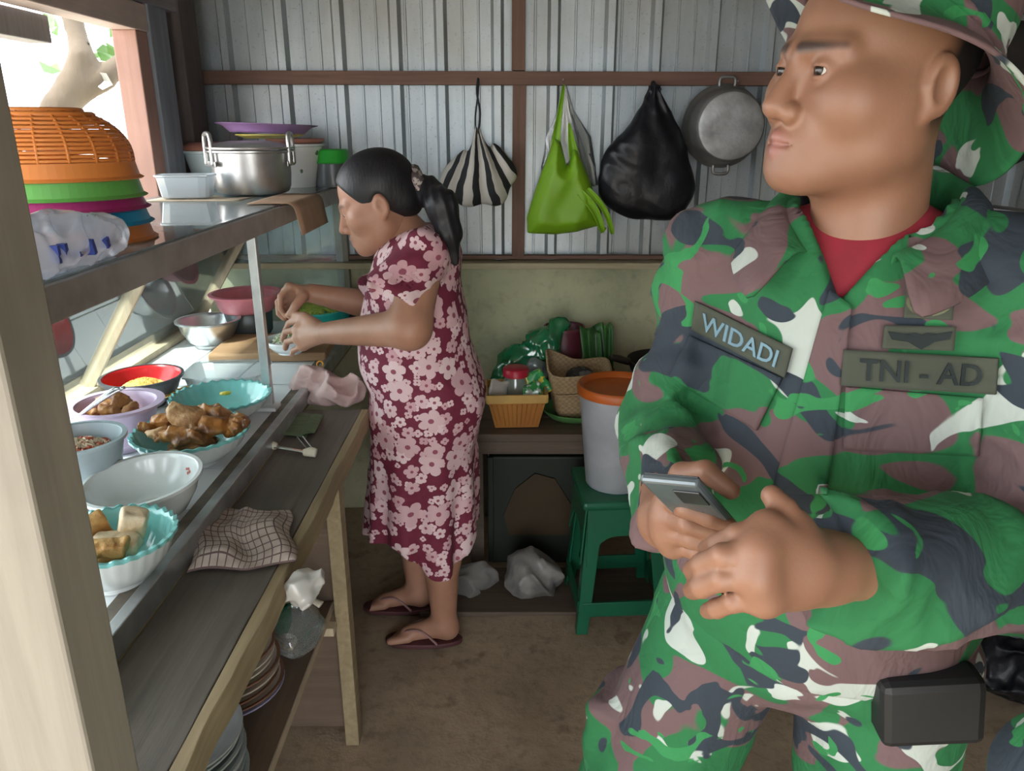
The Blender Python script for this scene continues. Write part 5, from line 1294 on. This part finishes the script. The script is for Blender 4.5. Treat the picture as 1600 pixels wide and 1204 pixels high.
# collar: stand and fall
def collar():
    v, f = [], []; n = 44; A0 = R(152)
    for i in range(n + 1):
        a = -A0 + 2 * A0 * i / n; q = abs(a) / A0                                    # a = 0 at the nape
        dx, dy = math.sin(a), math.cos(a)
        front = q ** 4; zb = 1.432 - .072 * q ** 2; pt = max(0, (q - .55) / .45)
        for (r_, z_) in ((.080 + .004 * q, zb - .030), (.080 + .005 * q, zb + .022 - .012 * q), (.087 + .010 * q, zb + .036 - .016 * q), (.106 + .018 * q, zb + .018 - .010 * q), (.126 + .040 * pt, zb - .022 - .002 * q - .012 * pt)):
            v.append((nb.x + dx * r_, nb.y + dy * r_ * .98 - .006 * front, z_ + .003 * math.sin(a * 5)))
    for i in range(n):
        for k in range(4): a = i * 5 + k; f.append((a, a + 5, a + 6, a + 1))
    return mk('collar', v, f, m_camo, sol, smooth=True, solid=.004, sub=1)
collar()
# cloth patches that follow the chest: found by sight lines against the jacket's own surface
def on_jacket(px, off):
    """points on the jacket under the given sight lines, raised by off towards the viewer"""
    o_ = np.array(Si @ Vector((0, 0, CAM_Z))); R3 = np.array(Si)[:3, :3]
    D = np.array([R3 @ np.array(ray(*q)) for q in px]); D /= np.linalg.norm(D, axis=1)[:, None]
    t = np.full(len(D), .50)
    for _ in range(60):
        P_ = o_ + D * t[:, None]; t = np.minimum(t + np.asarray(jacket_smooth(P_[:, 0], P_[:, 1], P_[:, 2])) * .7, 1.2)
    return o_ + D * (t - off)[:, None]
def jacket_smooth(X, Y, Z):
    p = (X, Y, Z); t = torso_fn(p); a, b_ = sleeves_fn(p)
    fold = .007 * np.abs(wob((X, Y, Z * .7), 30, 71)) + .005 * wob((X, Y, Z), 22, 72)
    fs = .018 * np.abs(wob((X * .6, Y * .6, Z * 1.6), 30, 73)) + .006 * np.abs(wob((X, Y, Z * 1.4), 62, 75)) + .004 * wob(p, 30, 74)
    return smin(smin(t + fold - .004, a + fs - .008, .018), b_ + fs - .008, .018)
def quad(Q, u, w):
    a = [Q[0][i] + (Q[1][i] - Q[0][i]) * u for i in (0, 1)]; b_ = [Q[3][i] + (Q[2][i] - Q[3][i]) * u for i in (0, 1)]
    return (a[0] + (b_[0] - a[0]) * w, a[1] + (b_[1] - a[1]) * w)
def patch(name, Q, mat, off=.004, nu=24, nv=12, th=.003, parent=None):
    px = [quad(Q, i / nu, j / nv) for j in range(nv + 1) for i in range(nu + 1)]
    P_ = on_jacket(px, off)
    f = [(j * (nu + 1) + i, j * (nu + 1) + i + 1, (j + 1) * (nu + 1) + i + 1, (j + 1) * (nu + 1) + i) for j in range(nv) for i in range(nu)]
    return mk(name, P_, f, mat, parent or sol, smooth=True, solid=th)
def lettering(name, txt, Q, mat, parent, off=.0075, gap=1.0):
    cu = bpy.data.curves.new(name, 'FONT'); cu.body = txt; cu.space_character = gap; cu.resolution_u = 3; cu.offset = .012
    to = bpy.data.objects.new(name, cu); C.objects.link(to); dg = bpy.context.evaluated_depsgraph_get(); me = bpy.data.meshes.new_from_object(to.evaluated_get(dg))
    bpy.data.objects.remove(to)
    bm = bmesh.new(); bm.from_mesh(me); bmesh.ops.triangulate(bm, faces=bm.faces)
    bmesh.ops.subdivide_edges(bm, edges=[e for e in bm.edges if e.calc_length() > .18], cuts=2, use_grid_fill=False); bmesh.ops.triangulate(bm, faces=bm.faces)
    bm.to_mesh(me); bm.free()
    co = np.array([tuple(v.co) for v in me.vertices]); mn, mx = co.min(0), co.max(0)
    u = (co[:, 0] - mn[0]) / (mx[0] - mn[0]); w = 1 - (co[:, 1] - mn[1]) / (mx[1] - mn[1])
    P_ = on_jacket([quad(Q, a, b_) for a, b_ in zip(u, w)], off)
    f = [tuple(p_.vertices) for p_ in me.polygons]
    return mk(name, P_, f, mat, parent, solid=.0012)
m_tape = M('olive_tape', (.058, .066, .047), .9, 0, (.055, .062, .045), 60); m_thread = M('blue_grey_thread', (.16, .27, .33), .8); m_dthread = M('dark_thread', (.012, .02, .02), .8)
patch('placket', [(1296, 452), (1332, 478), (1292, 772), (1206, 770)], m_camo, .003, 10, 36, .003)
patch('chest_pocket', [(1078, 524), (1222, 590), (1182, 672), (1046, 588)], m_camo, .004, 20, 14, .004)
patch('chest_pocket', [(1322, 604), (1536, 622), (1528, 712), (1318, 702)], m_camo, .004, 24, 14, .004)
nt = patch('name_tape', [(1086, 470), (1238, 544), (1226, 590), (1080, 514)], m_tape, .006, 26, 8, .003); lettering('name_letters', 'WIDADI', [(1098, 488), (1218, 548), (1210, 574), (1094, 514)], m_thread, nt, .0095)
nt = patch('unit_tape', [(1318, 546), (1560, 560), (1556, 616), (1314, 602)], m_tape, .006, 30, 8, .003); lettering('unit_letters', 'TNI - AD', [(1344, 560), (1536, 570), (1532, 604), (1342, 594)], m_dthread, nt, .0095)
b1 = patch('wing_badge', [(1382, 508), (1494, 510), (1490, 548), (1378, 544)], m_tape, .005, 18, 8, .003)
def badge(name, px, parent, mat, off=.008):
    P_ = on_jacket([(sum(q[0] for q in px) / len(px), sum(q[1] for q in px) / len(px))] + px, off); n = len(px)
    return mk(name, P_, [(0, 1 + i, 1 + (i + 1) % n) for i in range(n)], mat, parent, solid=.0015)
badge('wings', [(1388, 518), (1410, 522), (1432, 520), (1440, 524), (1448, 520), (1470, 522), (1488, 518), (1484, 530), (1460, 534), (1440, 546), (1420, 534), (1394, 530)], b1, m_dthread)
b2 = patch('breast_badge', [(1416, 446), (1494, 448), (1488, 500), (1412, 496)], m_tape, .005, 16, 10, .003)
badge('badge_shield', [(1424 + 0 * i, 0) if False else (1452 + 30 * math.cos(i * .4), 474 + 14 * math.sin(i * .4)) for i in range(16)], b2, m_dthread)
for k_, (s_, e_) in enumerate(((R(150), R(262)), (R(30), R(-82)))):
    badge('wreath', [(1452 + 36 * math.cos(s_ + (e_ - s_) * i / 7), 472 + 22 * -math.sin(s_ + (e_ - s_) * i / 7)) for i in range(8)] + [(1452 + 31 * math.cos(e_ + (s_ - e_) * i / 7), 472 + 18 * -math.sin(e_ + (s_ - e_) * i / 7)) for i in range(8)], b2, m_thread if False else M('olive_thread', (.16, .17, .10), .8))
for s_, e_, w_, r_ in ((elR, wrR, wrR, .0575), (elL, wrL, wrL, .0685)):                # cuffs
    dv = (w_ - e_).normalized(); tube('cuff', [w_ - dv * .045, w_ - dv * .03, w_ - dv * .005, w_ + dv * .006], [r_ - .002, r_, r_ - .001, r_ - .005], m_camo, sol, seg=28)
# hat in head space, tipped back
def hat():
    T = Si @ HT @ Matrix.Translation((0, .016, .040)) @ Matrix.Rotation(R(-26), 4, 'X')
    v, f = [], []; n = 64
    prof = [(0, .098), (.045, .096), (.080, .088), (.094, .070), (.0985, .035), (.1005, .012), (.1015, .0), (.114, -.007), (.134, -.016), (.156, -.026), (.168, -.031)]
    for k, (r_, z_) in enumerate(prof):
        for i in range(n):
            a = 2 * math.pi * i / n; w = max(0, (r_ - .1015) / .06); lo_ = 1 + .16 * abs(math.sin(a)) * 1.0
            rx, ry = r_ * .90, r_ * 1.06
            zz = z_ + w * (.016 * math.sin(2 * a + .4) + .012 * math.sin(3 * a + 1.0) - .024 * math.sin(a) - .012 * math.cos(a)) + .003 * math.sin(5 * a + k) * (k > 1)
            v.append((rx * math.cos(a), ry * math.sin(a), zz))
    for k in range(len(prof) - 1):
        for i in range(n): f.append((k * n + i, k * n + (i + 1) % n, (k + 1) * n + (i + 1) % n, (k + 1) * n + i))
    o_ = mk('bush_hat', [T @ Vector(q) for q in v], f, m_camo, sol, smooth=True, solid=.004, sub=1)
    pts = [T @ Vector((.101 * .90 * math.cos(a), .101 * 1.06 * math.sin(a), .016)) for a in [2 * math.pi * i / 40 for i in range(40)]]
    tube('hat_band', pts, .006, m_camo, o_, seg=6, cyclic=True)
hat()
# phone
phn = thing('mobile_phone', tuple(phc), label='dark smartphone held in the soldier\'s right hand', cat='phone')
phm = Matrix((ph_w, ph_l, ph_n)).transposed(); phn.rotation_euler = phm.to_euler()
sgn = 1 if ph_n.y > 0 else -1                                            # +sgn side faces away from the camera (screen)
box('phone_body', (0, 0, 0), (PW, PL, .0085), M('phone_grey_back', (.16, .19, .20), .22, .3, (.10, .12, .13), 8), phn, bev=.003)
box('screen', (0, 0, sgn * .0046), (PW - .004, PL - .004, .0012), M('phone_glass', (.006, .006, .008), .06), phn, bev=.0005)
box('camera_bump', (PW * .22, -PL * .34, -sgn * .005), (.024, .026, .002), M('phone_camera', (.02, .02, .022), .2), phn, bev=.0008)
# ================================================================== the cook
ck_loc = PZ(672, 1003, 0)
wom = thing('person', (ck_loc.x, 2.05, 0), label='woman in maroon flowered dress and sandals working at the food case', cat='person')
WYc = 2.05
def floral_mat():
    m, N, L, b = NT('maroon_flower_print'); b.inputs['Roughness'].default_value = .8
    v = coord(N, L, (1, 1, 1), 'pat'); nz = noise(N, L, v, 30, 2)
    def layer(scale, r0, petals, off, thr):
        mp = N.new('ShaderNodeMapping'); mp.inputs['Scale'].default_value = (scale,) * 3; mp.inputs['Location'].default_value = (off, off * .7, 0); L.new(v, mp.inputs['Vector'])
        vo = N.new('ShaderNodeTexVoronoi'); vo.voronoi_dimensions = '2D'; vo.inputs['Scale'].default_value = 1; vo.inputs['Randomness'].default_value = .75; L.new(mp.outputs[0], vo.inputs['Vector'])
        df = N.new('ShaderNodeVectorMath'); df.operation = 'SUBTRACT'; L.new(mp.outputs[0], df.inputs[0]); L.new(vo.outputs['Position'], df.inputs[1])
        sp = N.new('ShaderNodeSeparateXYZ'); L.new(df.outputs[0], sp.inputs[0]); sc = N.new('ShaderNodeSeparateColor'); L.new(vo.outputs['Color'], sc.inputs[0])
        ang = math_(N, L, 'ADD', math_(N, L, 'ARCTAN2', sp.outputs[1], sp.outputs[0]), math_(N, L, 'MULTIPLY', sc.outputs[0], 6.28))
        lobe = math_(N, L, 'POWER', math_(N, L, 'ABSOLUTE', math_(N, L, 'COSINE', math_(N, L, 'MULTIPLY', ang, petals / 2))), .55)
        rad = math_(N, L, 'MULTIPLY', math_(N, L, 'MULTIPLY_ADD', lobe, .45, .55), math_(N, L, 'MULTIPLY_ADD', sc.outputs[1], r0 * .35, r0 * .75))
        d = math_(N, L, 'ADD', vo.outputs['Distance'], math_(N, L, 'MULTIPLY', math_(N, L, 'SUBTRACT', nz.outputs[0], .5), .22))
        mask = math_(N, L, 'MULTIPLY', math_(N, L, 'LESS_THAN', d, rad), math_(N, L, 'GREATER_THAN', sc.outputs[2], thr))
        eye = math_(N, L, 'LESS_THAN', vo.outputs['Distance'], r0 * .20)
        return mask, eye, sc.outputs[0]
    base = mixc(N, L, noise(N, L, v, 60, 2).outputs[0], (.13, .012, .035), (.19, .02, .05))
    for (sc_, r0, pt, of, th) in ((36, .42, 4, 1.3, .4), (24, .48, 5, 5.1, .35), (14, .48, 5, 9.4, .30)):
        mask, eye, rnd = layer(sc_, r0, pt, of, th)
        ink = mixc(N, L, rnd, (.78, .60, .62), (.58, .32, .36)); ink = mixc(N, L, eye, ink, (.30, .08, .12))
        base = mixc(N, L, mask, base, ink)
    L.new(base, b.inputs['Base Color']); return m
m_floral = floral_mat()
wp = lambda x, y, Y: PY(x, y, Y)
axx = lambda z: np.interp(z, [0, .5, .9, 1.1, 1.3], [-.245, -.245, -.24, -.255, -.26])
def dress_fn(X, Y, Z):
    p = (X, Y, Z)
    a, b_, c_, d_ = wp(646, 445, WYc), wp(668, 398, WYc), wp(640, 548, WYc), wp(676, 605, WYc)
    d = sU([ell(p, a, (.120, .150, .15)), ell(p, b_, (.085, .150, .075)), ell(p, c_, (.142, .160, .17)), ell(p, d_, (.150, .175, .15)), ell(p, wp(657, 505, WYc), (.126, .158, .15))], .07)
    h0, h1 = wp(664, 630, WYc), wp(658, 960, WYc)
    t = np.clip((h0.z - Z) / (h0.z - h1.z), 0, 1); cx = h0.x + (h1.x - h0.x) * t; rx = .150 + .025 * t; ry = .168 + .02 * t
    ang = np.arctan2((Y - WYc) / 1.1, X - cx)
    pl = .014 * np.sin(ang * 9 + 1.0 + 3 * Z) * sst(.05, .6, t) + .008 * np.sin(ang * 17 + 2) * sst(.2, .9, t)
    sk = (np.sqrt(((X - cx) / rx) ** 2 + ((Y - WYc) / ry) ** 2) - 1) * .155 + pl
    sk = smax(sk, Z - h0.z, .05)
    d = smin(d, sk, .07)
    body = d + .005 * np.abs(wob((X, Y, Z), 26, 91)) + .004 * wob(p, 30, 92)
    inner = smax(body + .014, Z - h0.z + .06, .01)
    d = smax(body, -inner, .003)
    hem = .335 + .035 * np.sin(ang * 2 + .7) + .02 * np.sin(ang * 3 + 2) + .05 * np.exp(-((ang + 1.75) / .35) ** 2)
    d = smax(d, hem - Z, .004)
    # short wide sleeves, open at the ends
    for s0, s1, r0, r1 in ((wp(662, 398, 1.93), wp(612, 470, 1.87), .066, .086), (wp(655, 400, 2.17), wp(588, 462, 2.20), .062, .072)):
        ax_ = (s1 - s0).normalized(); pr = (X - s1.x) * ax_.x + (Y - s1.y) * ax_.y + (Z - s1.z) * ax_.z
        sl = cap(p, s0, s1, r0, r1) + .007 * np.abs(wob(p, 34, 93)); sl = smax(sl, pr + .012 * wob(p, 30, 94), .004)
        sl = smax(sl, -smax(cap(p, s0, s1 + ax_ * .03, r0 - .014, r1 - .008), -(pr + .07), .004), .003)
        d = smin(d, sl, .02)
    nk = wp(632, 352, WYc)
    return smax(d, -ell(p, (nk.x - .012, WYc, nk.z + .015), (.072, .075, .06)), .006)
def pat_a(x, y, z):
    cx = -.245; ang = np.arctan2(y - WYc, x - cx); ang = np.where(ang > math.pi / 2, ang - 2 * math.pi, ang)
    return np.stack([ang * .16, z + .12 * (x - cx) * 0, 0 * x], 1)
lo = (-.50, 1.76, .24); hi = (.0, 2.34, 1.37)
sd_obj('dress', dress_fn, lo, hi, .006, m_floral, wom, world=True, attrs={'pat': pat_a})
# skin
ear = PY(597, 322, 1.965); Rw = Matrix.Rotation(R(-84), 4, 'Z') @ Matrix.Rotation(R(20), 4, 'X')
WT = Matrix.Translation(Vector(ear) - Rw @ Vector((.080, .014, -.010))) @ Rw
def wface(X, Y, Z): return head_fn((X, Y, Z), 1.0)
n_el, n_wr = wp(640, 512, 1.835), wp(512, 520, 1.99); f_el, f_wr = wp(590, 478, 2.20), wp(486, 458, 2.14)
nkn = [wp(x, y, Y) for x, y, Y in ((474, 500, 2.06), (466, 514, 2.05), (466, 528, 2.045), (474, 540, 2.04))]
nfi = [[wp(*q) for q in g] for g in ([(452, 504, 2.09), (446, 516, 2.11)], [(446, 518, 2.075), (442, 530, 2.10)], [(448, 534, 2.065), (446, 544, 2.085)], [(458, 548, 2.055), (456, 554, 2.07)])]
nth = [wp(496, 508, 2.03), wp(476, 494, 2.06), wp(458, 492, 2.09)]
fkn = [wp(x, y, Y) for x, y, Y in ((452, 448, 2.11), (447, 456, 2.13), (446, 464, 2.15), (450, 472, 2.165))]
ffi = [[wp(*q) for q in g] for g in ([(438, 462, 2.10), (438, 482, 2.10), (446, 494, 2.10)], [(434, 472, 2.12), (436, 490, 2.12), (444, 498, 2.12)], [(438, 480, 2.14), (442, 494, 2.14), (450, 500, 2.13)], [(446, 486, 2.155), (450, 496, 2.15), (456, 502, 2.14)])]
fth = [wp(474, 462, 2.11), wp(462, 478, 2.09), wp(452, 492, 2.09)]
def warms(X, Y, Z):
    p = (X, Y, Z)
    d = chain(p, [wp(660, 405, 1.94), n_el, n_wr], [.055, .050, .030], .03)
    d = np.minimum(d, hand_fn(p, n_wr, nkn, nfi, nth, .034, .0135, .0088))
    e = chain(p, [wp(655, 405, 2.15), f_el, f_wr], [.052, .045, .027], .03)
    e = np.minimum(e, hand_fn(p, f_wr, fkn, ffi, fth, .030, .012, .0082))
    return np.minimum(d, e)
lo, hi = bounds([wp(660, 405, 1.93), wp(655, 405, 2.17), n_el, n_wr, f_el, f_wr] + nkn + fkn + sum(nfi, []) + sum(ffi, []), .065); arms_piece = piece(warms, lo, hi, .0045)
nA, nK = wp(690, 962, 2.0), wp(682, 800, 2.02); fA, fK = wp(650, 925, 2.17), wp(655, 800, 2.15)
def wlegs(X, Y, Z):
    p = (X, Y, Z); out = None
    for A, K, yy in ((nA, nK, 2.0), (fA, fK, 2.17)):
        d = chain(p, [(K.x, yy, .80), (K.x, yy, .50), (A.x + .004, yy, .30), (A.x + .008, yy, .085)], [.085, .062, .056, .037], .03)
        d = smin(d, ball(p, (A.x + .022, yy, .045), .030), .03)
        d = smin(d, cap(p, (A.x, yy, .058), (A.x - .105, yy - .006, .034), .034, .024), .03)
        for k in range(5):
            r_ = (.0125, .0095, .009, .0085, .008)[k]; oy = (-.030 + .0145 * k)
            d = smin(d, cap(p, (A.x - .10, yy + oy * .9, .030), (A.x - .155 + .007 * k, yy + oy - .004, .024), r_ * 1.1, r_), .006)
        d = smax(d, .0145 - Z, .003)
        out = d if out is None else np.minimum(out, d)
    return smin(out, ell(p, (-.24, WYc, .9), (.085, .12, .16)), .04)
legs_piece = piece(wlegs, (-.46, 1.88, 0), (-.06, 2.28, 1.06), .007)
def wtorso(X, Y, Z):
    p = (X, Y, Z); nk = wp(640, 365, WYc)
    return sU([ell(p, wp(648, 445, WYc), (.10, .13, .16)), ell(p, (-.245, WYc, 1.0), (.08, .11, .18)), cap(p, (nk.x, WYc, nk.z - .05), (nk.x - .02, WYc, nk.z + .02), .075, .048)], .05)
torso_piece = piece(wtorso, (-.42, 1.86, .75), (-.08, 2.24, 1.40), .01)
sd_obj('body', wface, (-.10, -.13, -.19), (.10, .125, .13), .0036, m_skin_w, wom, world=True, attrs={'hairm': lambda x, y, z: brow_mask(x, y, z) * .8, 'lipm': lambda x, y, z: lip_mask(x, y, z) * .6}, xf=WT, extra=[arms_piece, legs_piece, torso_piece])
eyes(wom, WT, (0, R(25)))
def whair(X, Y, Z):
    p = (X, Y, Z); d = smin(ell(p, (0, .014, .038), (.084, .106, .092)), ell(p, (0, .070, -.02), (.055, .045, .05)), .04)
    d = d + .0015 * np.sin(Y * 0 + X * 300) * 0
    face = (-.082 + (.082 - Z) * .66) - Y                       # keep behind the hairline
    d = smax(d, face, .008); d = smax(d, -.070 - Z, .01)
    return smax(d, -ell((np.abs(X), Y, Z), (.092, .010, -.012), (.024, .026, .040)), .004)
sd_obj('hair', whair, (-.1, -.11, -.1), (.1, .15, .15), .004, m_hair, wom, world=True, xf=WT)
bunc = WT @ Vector((0, .118, .0)); 
pt_ = [WT @ Vector((0, .105, .004)), bunc + Vector((.02, -.01, -.015)), wp(690, 320, 1.97), wp(702, 365, 1.96), wp(712, 412, 1.96)]
lo, hi = bounds(pt_, .06)
sd_obj('ponytail', lambda X, Y, Z: chain((X, Y, Z), pt_, [.026, .034, .036, .026, .008], .03) + .002 * np.sin(X * 260 + Z * 60), lo, hi, .005, m_hair, wom, world=True)
m_scr = M('checked_scrunchie', (.42, .36, .34), .8, 0, (.08, .06, .06), 70, lo=.48, hi=.52)
axp = (bunc - (WT @ Vector((0, .09, .0)))).normalized(); s1 = axp.cross(Vector((0, 1, 0))).normalized(); s2 = axp.cross(s1)
tube('scrunchie', [bunc + (s1 * math.cos(a) + s2 * math.sin(a)) * (.036 + .004 * math.sin(7 * a)) for a in [2 * math.pi * i / 28 for i in range(28)]], .017, m_scr, wom, world=True, seg=10, cyclic=True)
m_sole = M('maroon_rubber', (.10, .03, .035), .6); m_strap = M('pink_brown_strap', (.30, .16, .15), .5)
for A, yy in ((nA, 2.0), (fA, 2.17)):
    x0, x1 = A.x + .062, A.x - .175; n = 32; v, f = [], []
    for z in (.0, .0145):
        for k in range(n):
            a = 2 * math.pi * k / n; cx, sy = math.cos(a), math.sin(a)
            w = .036 + .009 * (-cx * .5 + .5); v.append(((x0 + x1) / 2 + (x0 - x1) / 2 * np.sign(cx) * abs(cx) ** .75, yy - .002 + w * sy, z + .002))
    for k in range(n): f.append((k, (k + 1) % n, n + (k + 1) % n, n + k))
    f.append(tuple(range(n))[::-1]); f.append(tuple(n + k for k in range(n)))
    so = mk('sandal', v, f, m_sole, wom, world=True, bev=.003)
    for s_ in (-1, 1): tube('strap', [(A.x - .118, yy - .016, .020), (A.x - .108, yy - .016 + s_ * .006, .052), (A.x - .06, yy + s_ * .030, .058), (A.x - .012, yy + s_ * .040, .018)], .0045, m_strap, so, world=True, seg=8, res=4, flat=.6)
# ================================================================== a third person, only an elbow reaches into the frame
oth = thing('person', (.72, .36, 0), label='camouflage sleeve of another person entering at the lower right corner', cat='person')
oe = Pt(1690, 1245, .62); osd, ow = Vector((.66, .30, 1.34)), Vector((.66, .56, .98))
def osl(X, Y, Z):
    p = (X, Y, Z); d = sU([cap(p, osd, oe, .068, .058), cap(p, oe, ow, .056, .045), ell(p, (.82, .24, 1.15), (.17, .12, .24)), cap(p, (.70, .28, 1.35), (.94, .2, 1.35), .06), ell(p, (.82, .24, .92), (.165, .125, .14))], .03)
    return d + .010 * np.abs(wob(p, 30, 96)) - .005
sd_obj('jacket', osl, (.30, .05, .78), (1.1, .75, 1.48), .010, m_camo, oth, world=True)
def obd(X, Y, Z):
    p = (X, Y, Z); d = sU([ell(p, (.82, .22, 1.62), (.078, .098, .115)), cap(p, (.82, .24, 1.35), (.82, .23, 1.55), .058), cap(p, ow, ow + Vector((-.03, .10, .02)), .028, .03), ell(p, (.82, .24, 1.2), (.12, .08, .2))], .02)
    for s_ in (-1, 1): d = np.minimum(d, chain(p, [(.82 + s_ * .09, .24, .9), (.82 + s_ * .1, .24, .48), (.82 + s_ * .1, .26, .08), (.82 + s_ * .1, .38, .05)], [.06, .05, .04, .035], .02))
    return d
sd_obj('body', obd, (.5, .05, 0), (1.1, .8, 1.78), .014, m_skin_m, oth, world=True)
def otr(X, Y, Z):
    p = (X, Y, Z); d = ell(p, (.82, .24, .88), (.17, .13, .12))
    for s_ in (-1, 1): d = smin(d, chain(p, [(.82 + s_ * .09, .24, .86), (.82 + s_ * .1, .24, .48), (.82 + s_ * .1, .26, .1)], [.1, .08, .068], .02), .03)
    return d
sd_obj('trousers', otr, (.55, .05, .05), (1.1, .5, 1.02), .014, m_camo, oth, world=True)
